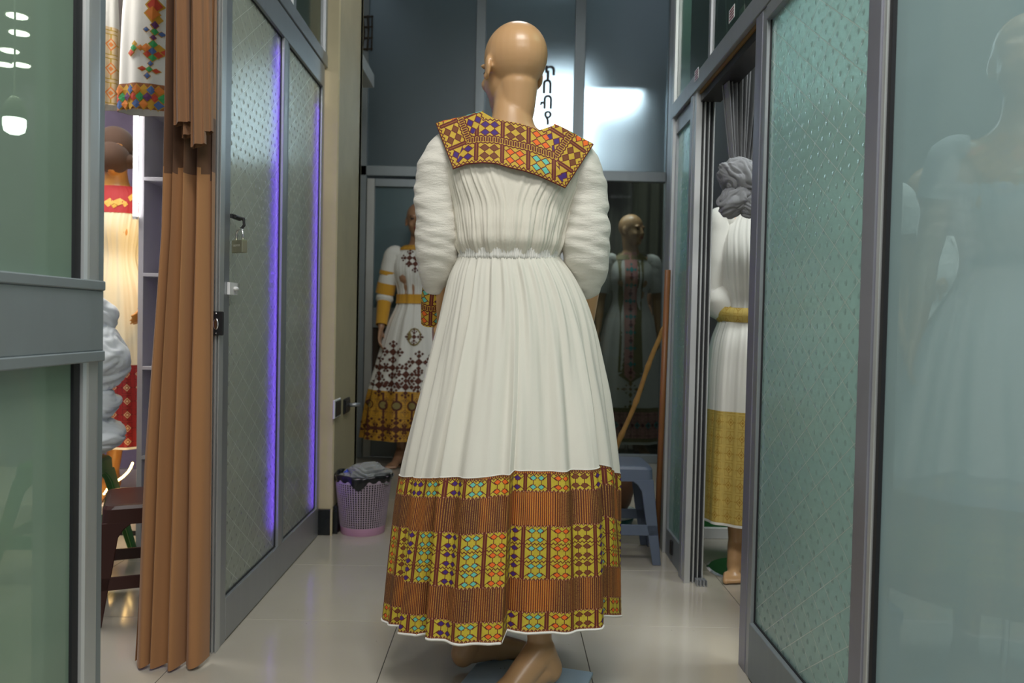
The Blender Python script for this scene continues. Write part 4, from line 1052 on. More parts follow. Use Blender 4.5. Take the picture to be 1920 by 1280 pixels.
# shoulder flaps running forward over the shoulders from the top edge
def flap(i0, i1, n=14):
    global V_
    idx = [i*nv_ + nv_-1 for i in range(i0, i1+1)]; prev = idx
    for k in range(1, n + 1):
        t = k / n; row = []
        for a, i in zip(idx, range(i0, i1+1)):
            p = PY[i, nv_-1]; row.append(len(V_))
            V_.append([p[0] * (1 - 0.10*t), p[1] + 0.17 * t, p[2] + 0.026 * math.sin(t * PI * 0.9) - 0.10 * t * t])
        for k2 in range(len(idx) - 1):
            F_.append([prev[k2], prev[k2+1], row[k2+1], row[k2]])
            for (a, tt_) in ((k2, t - 1/n), (k2+1, t - 1/n), (k2+1, t), (k2, t)):
                UVl.append((V_[idx[a]][0] + 2.64, 0.11 - 0.08 * tt_))
        prev = row
flap(0, int(nu_ * .31)); flap(int(nu_ * .70), nu_ - 1)
ym = bpy.data.meshes.new('yoke'); ym.from_pydata(V_, [], F_)
l = ym.uv_layers.new(name='uv'); l.data.foreach_set('uv', np.array(UVl).ravel())
yo = link_mesh('yoke', ym, M_YOKE, dr, label='gold embroidered square collar with dark red scrollwork')
sd = yo.modifiers.new('thickness', 'SOLIDIFY'); sd.thickness = 0.003; sd.offset = 1
# base plate
A_, B_ = onZ(905, 1235), onZ(1112, 1266)
ux = (B_ - A_); Lx = ux.length; ux.normalize(); uy = Vector((ux.y, -ux.x, 0))
pl_ = MB().hexa([(*((A_ + uy*0.33 - Vector((BX, BY, 0)))[:2]), 0.001), (*((B_ + uy*0.33 - Vector((BX, BY, 0)))[:2]), 0.001), (*((B_ - Vector((BX, BY, 0)))[:2]), 0.001), (*((A_ - Vector((BX, BY, 0)))[:2]), 0.001),
              (*((A_ + uy*0.33 - Vector((BX, BY, 0)))[:2]), 0.010), (*((B_ + uy*0.33 - Vector((BX, BY, 0)))[:2]), 0.010), (*((B_ - Vector((BX, BY, 0)))[:2]), 0.010), (*((A_ - Vector((BX, BY, 0)))[:2]), 0.010)])
mpl, nt_, b_p = new_mat('scuffed_blue_plate', (0.34, 0.48, 0.60), 0.3)
nn = noise(9, 5); n2 = noise(34, 5, 0.7)
setc(b_p, mixc(n2 > 0.66, mixc(nn, (0.30, 0.44, 0.57), (0.40, 0.53, 0.63)), (0.02, 0.03, 0.035)))
pl_.build_local('base_plate', mpl, mm, smooth=False, bevel=0.0015)
# ------------------------------------------------------------------ the other mannequins
def std_sleeves(dr, mat, H, cuff=None, end=0.55, wide=0.045, arms=ARMS):
    k = H / 1.75
    for K, s in (('L', -1), ('R', 1)):
        A = [Vector(p) * k for p in arms[K]]
        pts = [Vector((s*0.12*k, 0.006, 1.405*k)), A[0], lerp(A[0], A[1], .5), lerp(A[0], A[1], min(1, end*2)) if end <= .5 else A[1]]
        rd = [0.052, 0.056, wide + 0.006, wide]
        if end > .5:
            e = lerp(A[1], A[2], (end - .5) * 2); pts += [lerp(A[1], e, .5), e]; rd += [wide * 1.05, wide * 0.75]
        sleeve('sleeve', pts, rd, mat, dr, 32, 40, 0.002, 3)
        if cuff:
            e2 = pts[-1]; f2 = lerp(A[1], A[2], 0.92); sleeve('cuff', [lerp(pts[-2], e2, .7), e2, f2], [wide * .80, wide * 0.82, wide*0.66], cuff, dr, 28, 12, 0.0)

# -- back left: white dress, yellow bands, brown crosses
L0 = at(781, 597, 5.27)
m1 = root('mannequin', 'mannequin in a white and yellow dress with brown cross embroidery before the back left door', 'mannequin', (L0.x, 5.27, 0))
me, face = body_mesh(0.007, arms=ARMS, H=1.74); put_body(m1, me, M_SKINB, 0, face)
TB = [(0.19, .355, .22, 0), (0.45, .315, .21, 0), (0.70, .25, .185, 0), (0.95, .178, .14, 0), (1.10, .122, .092, 0), (1.16, .126, .096, 0), (1.30, .158, .122, -.006), (1.385, .152, .092, .008), (1.44, .115, .068, .015), (1.46, .085, .062, .016)]
c1 = Cloth(TB, 11, 0.016, 0.002, 3)
d_1 = c1.part('dress', 0.50, 1.455, M_COTW, m1, nu=200, nv=70)
c1.part('hem_band', 0.19, 0.51, M_YELB, d_1, nu=220, nv=30, off=0.001)
c1.part('sash', 1.075, 1.135, M_YEL, d_1, nu=80, nv=6, off=0.008)
std_sleeves(d_1, M_COTW, 1.74, cuff=M_YEL, end=0.62, wide=0.056)
for K, s in (('L', -1), ('R', 1)):
    A = [Vector(p) for p in ARMS[K]]
    for a, b_ in ((.42, .52), (.72, .98)):
        sleeve('sleeve_band', [lerp(A[0], A[1], a), lerp(A[0], A[1], (a+b_)/2), lerp(A[0], A[1], b_)], [.0625, .0630, .0625], M_YEL, d_1, 28, 8, 0.0)
def cross(cx, cz, s, mi=0):
    it = [(cx, cz, 'd', .022*s, .022*s, mi)]
    for dx, dz in ((1, 0), (-1, 0), (0, 1), (0, -1)):
        it += [(cx + dx*.034*s, cz + dz*.034*s, 'd', .014*s, .014*s, mi), (cx + dx*.056*s, cz + dz*.056*s, 'd', .010*s, .010*s, mi)]
        it += [(cx + (dx*.046 + dz*.018)*s, cz + (dz*.046 + dx*.018)*s, 'd', .008*s, .008*s, mi), (cx + (dx*.046 - dz*.018)*s, cz + (dz*.046 - dx*.018)*s, 'd', .008*s, .008*s, mi)]
    return it
M_EMB = simple('brown_embroidery', (0.10, 0.028, 0.015), 0.8); M_EMG = simple('olive_embroidery', (0.24, 0.19, 0.06), 0.7)
it = []
for cx, zs in ((-.215, (0.66, 0.545)), (-.13, (0.76, 0.66, 0.56)), (-.04, (0.62, .54)), (.04, (0.70, 0.58)), (.16, (0.72, 0.60))):
    for z in zs: it += cross(cx, z, 1.15)
for cx in np.arange(-.28, .30, .095):
    it += cross(cx, 0.27, 1.25) + [(cx, 0.42, 'o', .033, .033, 0), (cx, 0.42, 'o', .022, .022, 1), (cx, 0.42, 's', .006, .08, 0)]
for cx, z in ((.005, .86), (-.04, 1.37), (.06, 1.37), (0.0, 1.33)):
    it += cross(cx, z, 0.9)
it += [(.005, .86, 'o', .045, .058, 1), (.005, .86, 'o', .036, .048, 2)] + [(a, b_, c, d, e, 3) for a, b_, c, d, e, f in cross(.005, .86, .75)]
c1.motifs('embroidery', it, [M_EMB, M_EMG, M_COTW, M_EMB], d_1)
c1.part('neck_trim', 1.425, 1.458, M_YELB, d_1, nu=60, nv=5, off=0.004)
MB().lathe([(0.13, 0.0), (0.13, 0.008), (0.12, 0.011), (0.012, 0.012), (0.012, 0.30)], (0, 0, 0), 28).build_local('stand', M_STEEL, m1, smooth=False)

# -- back right, behind the glass, head turned
R0 = at(1180, 612, 5.95)
m2 = root('mannequin', 'bald mannequin with turned head and pink panelled white dress behind the back glass', 'mannequin', (R0.x, 5.95, 0))
AR2 = dict(L=[(-0.165, 0, 1.40), (-0.215, 0.02, 1.12), (-0.235, -0.05, 0.90)], R=[(0.165, 0, 1.40), (0.20, 0.02, 1.13), (0.21, -0.03, 0.90)])
me, face = body_mesh(0.006, head_yaw=math.radians(42), arms=AR2, H=1.79); put_body(m2, me, M_SKIN, 0, face)
TB2 = [(0.10, .30, .23, 0), (0.40, .275, .21, 0), (0.75, .225, .175, 0), (1.0, .178, .14, 0), (1.17, .125, .095, 0), (1.32, .163, .125, -.006), (1.42, .158, .096, .008), (1.47, .115, .07, .015), (1.485, .09, .064, .016)]
c2_ = Cloth(TB2, 9, 0.012, 0.0015, 8)
d_2 = c2_.part('dress', 0.10, 1.48, M_COTW, m2, nu=180, nv=80)
c2_.part('hem_band', 0.14, 0.34, M_PINKB, d_2, nu=180, nv=14, off=0.003)
c2_.part('hem_trim', 0.335, 0.365, M_GREENB, d_2, nu=180, nv=4, off=0.004); c2_.part('hem_trim', 0.12, 0.145, M_GREENB, d_2, nu=180, nv=4, off=0.004)
std_sleeves(d_2, M_COTW, 1.79, end=0.40, wide=0.062, arms=AR2)
M_TEAL = simple('teal_embroidery', (0.03, 0.28, 0.28), 0.7); M_PINK = simple('pink_panel_cloth', (0.58, 0.28, 0.25), 0.8); M_MAR = simple('maroon_embroidery', (0.13, 0.02, 0.03), 0.8)
M_EMY = simple('gold_embroidery', (0.24, 0.16, 0.03), 0.7)
it = []
for k in range(22): it += [(-.012, 0.64 + 0.04*k, 's', .075 + 0.012 * abs(k - 8) / 8, .021, 0), (-.012, 0.64 + 0.04*k, 's', .045, .021, 1)]
it += [(-.012, 0.60, 'd', .085, .06, 0), (-.012, 0.605, 'd', .05, .05, 1)]
for k in range(7):
    z = 0.62 + 0.115*k
    it += [(-.012, z + .06, 'd', .018, .024, 2), (-.040, z + .06, 'd', .011, .014, 2), (.016, z + .06, 'd', .011, .014, 2), (-.012, z + .10, 'd', .010, .012, 2), (-.012, z, 'd', .016, .018, 3), (-.012, z + .025, 'd', .008, .010, 3)]
for dx, dz, w_, h_ in ((0, 0, .012, .014), (0, .045, .014, .022), (0, -.045, .014, .022), (.045, 0, .022, .012), (-.045, 0, .022, .012), (0, .095, .010, .014), (0, -.10, .010, .012), (.085, 0, .010, .008), (-.085, 0, .010, .008), (0, -.14, .016, .024), (0, -.185, .008, .010), (.03, .03, .007, .007), (-.03, .03, .007, .007), (.03, -.03, .007, .007), (-.03, -.03, .007, .007), (0.035, -.14, .010, .008), (-.035, -.14, .010, .008)):
    it.append((-.012 + dx, 0.50 + dz*0.9, 'd', w_, h_, 4))
for cx in np.arange(-.26, .27, .075): it += [(cx, .24, 'd', .020, .026, 2), (cx, .24, 'd', .009, .012, 3), (cx + .037, .24, 'd', .012, .018, 3)]
c2_.motifs('embroidery', it, [M_GREENB, M_PINK, M_TEAL, M_MAR, M_EMY], d_2)
c2_.part('neck_trim', 1.445, 1.485, M_GREENB, d_2, nu=60, nv=5, off=0.005)
MB().lathe([(0.13, 0.0), (0.13, 0.008), (0.12, 0.011), (0.012, 0.012), (0.012, 0.30)], (0, 0, 0), 28).build_local('stand', M_STEEL, m2, smooth=False)
# the second dress standing behind it at the right edge
m2b = root('mannequin', 'plain white dress on a mannequin half hidden at the right edge behind the turned-head mannequin', 'mannequin', (1.33, 6.35, 0))
body_plain, face_plain = body_mesh(0.008, H=1.74)
put_body(m2b, body_plain.copy(), M_SKINB, 0.3, face_plain, eyes=False)
c3_ = Cloth([(0.10, .26, .23, 0), (0.75, .225, .175, 0), (1.0, .178, .14, 0), (1.14, .125, .095, 0), (1.28, .163, .125, -.006), (1.38, .158, .096, .008), (1.44, .10, .066, .015)], 9, 0.012, 0.0015, 9)
d_3 = c3_.part('dress', 0.10, 1.44, M_COTW, m2b, rot=0.3, nu=120, nv=50); std_sleeves(d_3, M_COTW, 1.74, end=0.4, wide=0.06)

# drapes in the back room
def drape(name, x0, x1, y, z0, z1, n, amp, mat, label, cat='curtain', parent=None, seed=1, group=None):
    u = np.linspace(0, 1, n*10)[:, None]; v = np.linspace(0, 1, 14)[None, :]
    X = lerp(x0, x1, u) + 0*v; Y = y + amp*np.sin(u*n*2*PI + seed + 0.6*np.sin(v*3)) * (0.6 + 0.4*v[:, ::-1]) + 0.4*amp*np.sin(u*n*3.3*PI + seed)
    Z = lerp(z0, z1, v) + 0*u
    o = grid(name, np.stack([X, Y, Z], -1), mat, parent, solid=0.003)
    if parent is None: tag(o, label, cat, group)
    return o
drape('curtain', 0.42, 1.85, 6.75, 0.02, 2.3, 11, 0.03, M_OLIVE, 'dark olive hanging cloth behind the turned-head mannequin')

# -- left shop: mannequin with a red collar
L1 = at(214, 587, 3.72)
pf = root('platform', 'low white display platform in the left shop', 'platform', (-1.9, 3.8, 0))
MB().box(-2.8, -1.1, 3.47, 4.3, 0.022, 0.13).build('deck', simple('platform_white', (0.62, 0.56, 0.52), 0.5), pf, bevel=0.003)
MB().box(-2.79, -1.11, 3.475, 4.29, 0.0, 0.022).build('plinth', M_BLK, pf)
m3 = root('mannequin', 'mannequin in cream dress with red collar and dark wrapped head, left shop', 'mannequin', (L1.x, 3.72, 0.13))
AR3 = dict(L=[(-0.165, 0, 1.40), (-0.215, 0.02, 1.13), (-0.225, -0.06, 0.92)], R=[(0.165, 0, 1.40), (0.205, 0.02, 1.14), (0.20, -0.10, 0.95)])
LG3 = dict(L=LEGS['L'], R=[(0.085, 0, 0.88), (0.06, -0.03, 0.49), (0.02, -0.05, 0.11)])
me, face = body_mesh(0.006, arms=AR3, legs=LG3, H=1.70, head_yaw=0.25, toes=((-0.2, -1), (0.0, -1))); put_body(m3, me, M_SKINO, 0, face)
M_WRAP = cloth('dark_brown_head_wrap', (0.075, 0.04, 0.025), crinkle=0.5, cscale=20)
hw = MB(); hw.ell((0, 0.010, 0.022), (0.088, 0.106, 0.098), 32, 20); hw.ell((0.055, -0.01, -0.045), (0.048, 0.07, 0.035), 20, 12); hw.ell((0, -0.035, -0.035), (0.074, 0.098, 0.078), 28, 18)
hw.xf(face).build_local('head_wrap', M_WRAP, m3)
TB3 = [(0.24, .27, .20, 0), (0.50, .25, .19, 0), (0.75, .215, .165, 0), (0.95, .172, .135, 0), (1.10, .122, .095, 0), (1.24, .150, .12, -.006), (1.34, .152, .10, .004), (1.40, .13, .078, .012), (1.425, .10, .066, .016)]
c4_ = Cloth(TB3, 13, 0.012, 0.0025, 5)
d_4 = c4_.part('dress', 0.60, 1.30, M_COTC, m3, nu=200, nv=60)
c4_.part('collar', 1.295, 1.425, simple('red_lace', (0.36, 0.012, 0.015), 0.7), d_4, nu=100, nv=14, off=0.002)
c4_.motifs('collar_embroidery', [(.06, 1.345, 'd', .03, .018, 0), (.02, 1.34, 'd', .026, .022, 0), (.10, 1.37, 'd', .012, .02, 0), (-.05, 1.35, 'd', .03, .018, 0), (.045, 1.325, 'd', .012, .012, 0), (.085, 1.335, 'd', .01, .014, 0)], [simple('gold_thread', (0.62, 0.36, 0.05), 0.6)], d_4)
c4_.part('hem_band', 0.24, 0.61, M_REDB, d_4, nu=200, nv=30, off=0.001)
c4_.part('hem_piping', 0.235, 0.245, M_COTW, d_4, nu=200, nv=3, off=0.003)
std_sleeves(d_4, M_COTC, 1.70, cuff=bpy.data.materials['red_lace'], end=0.75, wide=0.05, arms=AR3)
# -- right shop: mannequin behind the knotted curtain
m4 = root('mannequin', 'mannequin in a white dress with a gold brocade hem behind the knotted grey curtain', 'mannequin', (0.985, 3.13, 0))
LG4 = dict(L=[(-0.085, 0, 0.88), (-0.075, -0.01, 0.49), (-0.055, 0.0, 0.11)], R=LEGS['R'])
AR4 = dict(L=[(-0.160, 0, 1.40), (-0.185, 0.03, 1.13), (-0.06, -0.02, 0.98)], R=[(0.165, 0, 1.40), (0.19, 0.03, 1.13), (0.06, -0.02, 0.98)])
me, face = body_mesh(0.006, wide=0.80, arms=AR4, legs=LG4, H=1.72, toes=((-0.35, -1), (0.3, -1))); put_body(m4, me, M_SKIN, 0, face)
TB4 = [(0.21, .195, .16, 0), (0.45, .192, .16, 0), (0.65, .186, .16, 0), (0.80, .182, .155, 0), (0.92, .168, .145, 0), (1.0, .142, .112, 0), (1.06, .130, .098, 0), (1.12, .145, .115, 0), (1.24, .165, .135, -.006), (1.34, .155, .105, .004), (1.39, .13, .08, .012), (1.42, .10, .066, .016)]
c5_ = Cloth(TB4, 9, 0.008, 0.002, 6)
d_5 = c5_.part('dress', 0.64, 1.42, M_COTW, m4, nu=200, nv=60)
c5_.part('hem_band', 0.215, 0.645, M_GOLDB, d_5, nu=200, nv=30, off=0.001)
c5_.part('hem_piping', 0.208, 0.218, M_COTW, d_5, nu=200, nv=3, off=0.003)
std_sleeves(d_5, M_COTW, 1.72, cuff=M_GOLDB, end=0.80, wide=0.066, arms=AR4)
u = np.linspace(0, 2*PI, 80, endpoint=False)[:, None]; v = np.linspace(-1, 1, 9)[None, :]
P = np.stack([(.150 + .012*np.cos(v*1.5)) * np.cos(u), (.122 + .012*np.cos(v*1.5)) * np.sin(u), 1.035 + .028*v + 0.022*np.sin(u + 0.5) + 0*u], -1)
grid('sash', P + np.array(m4.location), M_GOLDB, d_5, closed_u=True, uv=np.stack([np.linspace(0, .9, 81)[:, None] + 0*v, v*.03 + 0*np.linspace(0, 1, 81)[:, None]], -1))
MB().lathe([(0.165, 0.0), (0.165, 0.005), (0.155, 0.010), (0.010, 0.012), (0.010, 0.28)], (0, 0.0, 0), 40).build_local('stand', M_STEEL, m4, smooth=False)

# grey curtain knotted over itself in the right doorway
kx = at(1385, 350, 2.72)
gc = root('knotted_curtain', 'grey linen curtain tied in a big knot in the right doorway', 'curtain', (kx.x, 2.72, kx.z))
u = np.linspace(0, 1, 160)[:, None]; v = np.linspace(0, 1, 30)[None, :]
wd = 0.030 + 0.085 * v ** 0.8
X = kx.x + 0.015 + (u - 0.5) * 2 * wd + 0*v; Y = 2.74 + 0.026*np.sin(u*9*2*PI + 1) * (0.4 + v) + 0.012*np.sin(u*23*PI); Z = lerp(kx.z + 0.05, 2.3, v) + 0*u
grid('hanging_cloth', np.stack([X, Y, Z], -1), M_GREYC, gc, solid=0.002)
MB().tube([(kx.x - 0.12, 2.74, 2.3), (kx.x + 0.7, 2.74, 2.3)], 0.009, 10).build('curtain_rod', M_ALU, gc, smooth=True)
def lump(name, c, r, mat, parent, seed=0, amp=0.16, rot=None, n=110, m_=70, stripes=9, ridge=0.0):
    th = np.linspace(0, 2*PI, n, endpoint=False)[:, None]; ph = np.linspace(0.001, PI-0.001, m_)[None, :]
    D = np.stack([np.sin(ph)*np.cos(th), np.sin(ph)*np.sin(th), np.cos(ph) + 0*th], -1)
    q = 1 + amp*snoise(D*1.6 + seed, 1.3, seed) + amp*0.35*np.sin(stripes*(D[..., 2] + 0.7*D[..., 0]) + 2*snoise(D*2 + seed, 1, seed+1))
    if ridge:
        g_ = D[..., 2]*stripes*1.3 + 1.8*snoise(D*2.2 + seed*3, 1, seed) + 1.5*D[..., 0]
        q = q + ridge*(np.abs(np.sin(g_))**0.6 - 0.6) + 0.4*ridge*np.abs(np.sin(g_*2.3 + 3*snoise(D*3, 1, seed+2)))
    P = D * q[..., None] * np.array(r)
    if rot is not None: P = P @ np.array(rot.to_matrix() if hasattr(rot, 'to_matrix') else rot).T
    return grid(name, P + np.array(c), mat, parent, closed_u=True)
R1 = Matrix.Rotation(0.5, 3, 'Y')
lump('knot', (kx.x + 0.005, 2.71, kx.z + 0.025), (.078, .062, .062), M_GREYC, gc, 1, 0.06, R1, stripes=5, ridge=0.13)
lump('knot_loop', (kx.x - 0.012, 2.70, kx.z - 0.045), (.060, .045, .052), M_GREYC, gc, 2, 0.12, Matrix.Rotation(-0.7, 3, 'Y'), stripes=5, ridge=0.13)
lump('knot_tail', (kx.x + 0.035, 2.69, kx.z - 0.065), (.035, .035, .045), M_GREYC, gc, 3, 0.10, stripes=5, ridge=0.14)

# ------------------------------------------------------------------ plastic stools
def stool(name, label, cx, cy, H, w0, w1, rot, mat, d0=None, d1=None):
    """square plastic stool: rounded seat, deep apron, four splayed angle legs, low rungs"""
    r = root(name, label, 'stool', (cx, cy, 0)); r.rotation_euler = (0, 0, rot)
    d0 = d0 or w0; d1 = d1 or w1
    def loc_build(m, nm, bev=0.004, segs=2):
        me = m.mesh(bev, segs); return link_mesh(nm, me, mat, r, smooth=False)
    def rr(hx, hy, z, rad, n=6):
        P = []
        for sx, sy, a0 in ((1, 1, 0), (-1, 1, PI/2), (-1, -1, PI), (1, -1, 1.5*PI)):
            for k in range(n + 1):
                a = a0 + k / n * PI/2; P.append((sx*(hx-rad) + rad*math.cos(a), sy*(hy-rad) + rad*math.sin(a), z))
        return P
    a, b_ = w0/2, d0/2
    m = MB(); m.rings([rr(a, b_, H - 0.060, .02), rr(a - 0.002, b_ - 0.002, H - 0.012, .025), rr(a - 0.008, b_ - 0.008, H - 0.002, .03), rr(a - 0.02, b_ - 0.02, H, .03)], cap=False)
    n_ = len(m.V); m.F.append(tuple(range(n_ - 28, n_))); m.M.append(0)
    inn = [rr(a - 0.006, b_ - 0.006, H - 0.060, .02), rr(a - 0.010, b_ - 0.010, H - 0.010, .02)]
    m.rings(inn, cap=False); m.F.append(tuple(range(len(m.V) - 28, len(m.V)))[::-1]); m.M.append(0)
    k0 = 0; k1 = n_
    for k in range(28): m.F.append((k0 + k, k0 + (k+1) % 28, k1 + (k+1) % 28, k1 + k)); m.M.append(0)
    loc_build(m, 'seat', 0)
    m = MB(); m.lathe([(0.022, 0), (0.022, 0.0015), (0.012, 0.0015), (0.012, 0.0)], (0, 0, H - 0.0005), 20); loc_build(m, 'seat_hole', 0)
    A, B = w1/2, d1/2
    for sx, sy in ((1, 1), (-1, 1), (1, -1), (-1, -1)):
        m = MB(); tk = 0.007
        def leg_ring(z, wl):
            t = 1 - z / (H - 0.05); x = sx*lerp(a, A, t); y = sy*lerp(b_, B, t)
            return [(x, y, z), (x - sx*wl, y, z), (x - sx*wl, y - sy*tk, z), (x - sx*tk, y - sy*tk, z), (x - sx*tk, y - sy*wl, z), (x, y - sy*wl, z)]
        R = [leg_ring(0.0, .034), leg_ring(0.10, .040), leg_ring(H*0.45, .046), leg_ring(H - 0.10, .052), leg_ring(H - 0.075, .066), leg_ring(H - 0.052, .095)]
        m.rings(R); loc_build(m, 'leg', 0.0025, 1)
    zr0, zr1 = H*0.30, H*0.41
    for ax, s in (('x', 1), ('x', -1), ('y', 1), ('y', -1)):
        m = MB(); t0, t1 = 1 - zr0/(H-.05), 1 - zr1/(H-.05)
        for_z = []
        for z, t in ((zr0, t0), (zr1, t1)):
            X_, Y_ = lerp(a, A, t), lerp(b_, B, t)
            if ax == 'y': for_z.append([(-X_, s*Y_, z), (X_, s*Y_, z), (X_, s*(Y_ - .007), z), (-X_, s*(Y_ - .007), z)])
            else: for_z.append([(s*X_, -Y_, z), (s*X_, Y_, z), (s*(X_ - .007), Y_, z), (s*(X_ - .007), -Y_, z)])
        m.hexa(for_z[0] + for_z[1]); loc_build(m, 'rung', 0.002, 1)
    return r
M_PGREY = simple('grey_blue_plastic', (0.105, 0.135, 0.19), 0.35, var=0.15)
M_PBRN = simple('dark_brown_plastic', (0.045, 0.012, 0.008), 0.3, var=0.15); M_PGRN = simple('green_plastic', (0.03, 0.17, 0.025), 0.35)
stool('plastic_stool', 'grey blue plastic stool behind the white dress, by the right partition', 0.435, 3.33, 0.395, 0.35, 0.42, 0.0, M_PGREY, 0.26, 0.30)
stool('plastic_stool', 'dark brown plastic stool just inside the left doorway beside the brown curtain', -1.165, 2.66, 0.37, 0.30, 0.36, math.radians(24), M_PBRN)
stool('plastic_stool', 'green plastic stool under the white bundle, behind the brown stool', -1.64, 2.99, 0.42, 0.25, 0.39, math.radians(4), M_PGRN)
# bundle on the green stool
bd = root('fabric_bundle', 'bulky bluish white bundle of folded cloth heaped on the green stool', 'bundle', (-1.56, 3.0, 0.42))
lump('folded_cloth', (-1.575, 3.0, 0.512), (.135, .13, .085), M_BULK, bd, 2, 0.08, ridge=0.09, stripes=5)
lump('folded_cloth', (-1.585, 3.0, 0.63), (.120, .12, .08), M_BULK, bd, 1, 0.08, ridge=0.10, stripes=5)
lump('folded_cloth', (-1.57, 3.0, 0.80), (.135, .12, .13), M_BULK, bd, 3, 0.08, ridge=0.09, stripes=4)
lump('folded_cloth', (-1.61, 3.0, 0.95), (.125, .11, .12), M_BULK, bd, 0, 0.08, ridge=0.09, stripes=4)
# shelf unit
q = at(265, 300, 3.2); sx = q.x
su = root('shelf_unit', 'tall lilac shelf unit with white edges behind the brown curtain', 'shelf', (sx + 0.2, 3.3, 0))
M_SHW = simple('pale_shelf_edge', (0.50, 0.48, 0.52), 0.4); M_SHL = simple('lilac_laminate', (0.30, 0.24, 0.42), 0.5)
MB().box(sx - 0.009, sx + 0.012, 3.20, 3.42, 0, 1.80).build('side_panel', M_SHW, su, bevel=0.001)
MB().box(sx + 0.42, sx + 0.44, 3.20, 3.42, 0, 1.80).build('side_panel', M_SHW, su, bevel=0.001)
MB().box(sx + 0.01, sx + 0.43, 3.40, 3.42, 0, 1.80).build('back_panel', M_SHL, su)
for py in (207, 335, 515, 690, 858):
    z = at(280, py, 3.2).z
    MB().box(sx + 0.01, sx + 0.43, 3.20, 3.40, z - 0.007, z + 0.007).build('shelf_board', M_SHW, su, bevel=0.001)
zt = at(280, 334, 3.2).z
MB().box(sx + 0.013, sx + 0.42, 3.385, 3.399, zt + 0.01, 1.77).build('dark_back', simple('dark_shelf_back', (0.03, 0.02, 0.03), 0.6), su)
z0, z1 = at(259, 405, 3.18).z, at(259, 206, 3.18).z
ls = root('led_tube', 'white glowing vertical tube on the edge of the lilac shelf unit', 'light strip', (sx - 0.016, 3.185, z0))
MB().box(sx - 0.024, sx - 0.010, 3.18, 3.198, z0, z1).build('tube', emis('white_led', (1, 0.98, 0.95), 7.0), ls, bevel=0.002)
MB().box(sx - 0.024, sx - 0.010, 3.18, 3.198, z0 - 0.012, z0).build('end_cap', M_WHT, ls)
# warm string of lights on the platform
s_ = root('light_string', 'warm yellow string light curling round the foot of the red collar mannequin', 'light string', (-1.78, 3.5, 0.14))
cp = [at(196, 925, 3.50), at(210, 905, 3.50), at(222, 900, 3.5), at(232, 893, 3.5), at(241, 884, 3.5), at(246, 876, 3.5), at(250, 866, 3.49)]
path = []
for i in range(len(cp) - 1):
    for k in range(5): path.append(lerp(cp[i], cp[i+1], k/5))
MB().tube(path, 0.003, 8).build('wire', simple('clear_wire', (0.5, 0.42, 0.25), 0.3), s_, smooth=True)
M_WARM = emis('warm_led', (1.0, 0.66, 0.22), 7.0)
bme = MB().ell((0, 0, 0), (0.0055, 0.0055, 0.0055), 8, 6).mesh(); b0 = None
for p in path[::1]:
    o = bpy.data.objects.new('bead', bme); COL.objects.link(o); o.parent = s_; o.location = p - s_.location + Vector((0, -0.004, 0))
    if b0 is None: bme.materials.append(M_WARM); b0 = 1
pl = bpy.data.lights.new('string_glow', 'POINT'); pl.energy = 1.2; pl.color = (1, 0.62, 0.2); pl.shadow_soft_size = 0.06
po = bpy.data.objects.new('string_glow', pl); COL.objects.link(po); po.location = (-1.65, 3.36, 0.30); po.parent = None
pl = bpy.data.lights.new('side_glow', 'POINT'); pl.energy = 2.2; pl.color = (1, 0.66, 0.25); pl.shadow_soft_size = 0.05
po = bpy.data.objects.new('side_glow', pl); COL.objects.link(po); po.location = (-1.545, 3.45, 1.28)
# hanging dresses on a rail
rl = root('hanging_rail', 'metal rail holding the hanging dresses of the left shop', 'rail', (-1.45, 2.85, 2.30))
MB().tube([(-2.2, 2.85, 2.30), (-1.05, 2.85, 2.30)], 0.012, 12).build('bar', M_STEEL, rl, smooth=True)
for x in (-2.1, -1.1): MB().tube([(x, 2.85, 2.30), (x, 2.85, 2.42)], 0.006, 8).build('hanger_rod', M_STEEL, rl, smooth=True)
def hang_dress(label, xa, xb, y, zb, zt, band_h, mband, items, mats, depth=0.05, seed=0):
    cx = (xa + xb)/2; w = abs(xb - xa)/2
    r = root('hanging_dress', label, 'dress', (cx, y, zb))
    tb = [(0.0, w, depth, 0), (0.3, w*0.93, depth*.9, 0), (zt - zb, w*0.75, depth*.6, 0)]
    c = Cloth(tb, 5, 0.006, 0, seed)
    k = c.part('cloth', 0.0, zt - zb, M_COTW, r, nu=90, nv=30)
    c.part('hem_band', 0.0, band_h, mband, k, nu=90, nv=10, off=0.003, zwave=0.0)
    if items: c.motifs('embroidery', items, mats, k, off=0.006)
    MB().tube([(0, 0, zt - zb - 0.02), (0, 0, 2.29 - zb), (0.015, 0, 2.315 - zb), (0, 0, 2.325 - zb)], 0.002, 6).build_local('hook', M_STEEL, r)
    return r
CM = [simple('emb_' + n, c, 0.7) for n, c in (('gold', (0.55, 0.30, 0.02)), ('red', (0.50, 0.05, 0.02)), ('blue', (0.06, 0.12, 0.30)), ('green', (0.03, 0.30, 0.08)), ('orange', (0.62, 0.18, 0.02)), ('purple', (0.10, 0.02, 0.10)))]
a, b_ = at(226, 100, 2.85), at(318, 100, 2.85); z0 = at(262, 203, 2.79).z
def dm(x, z, w, h, c): return [(x, z, 'd', w*1.25, h*1.25, 0), (x, z, 'd', w, h, c)]
it = []
sc_ = 2.80 / 1493
def pxi(px, py): p = at(px, py, 2.80); return p.x - (a.x + b_.x)/2, p.z - z0
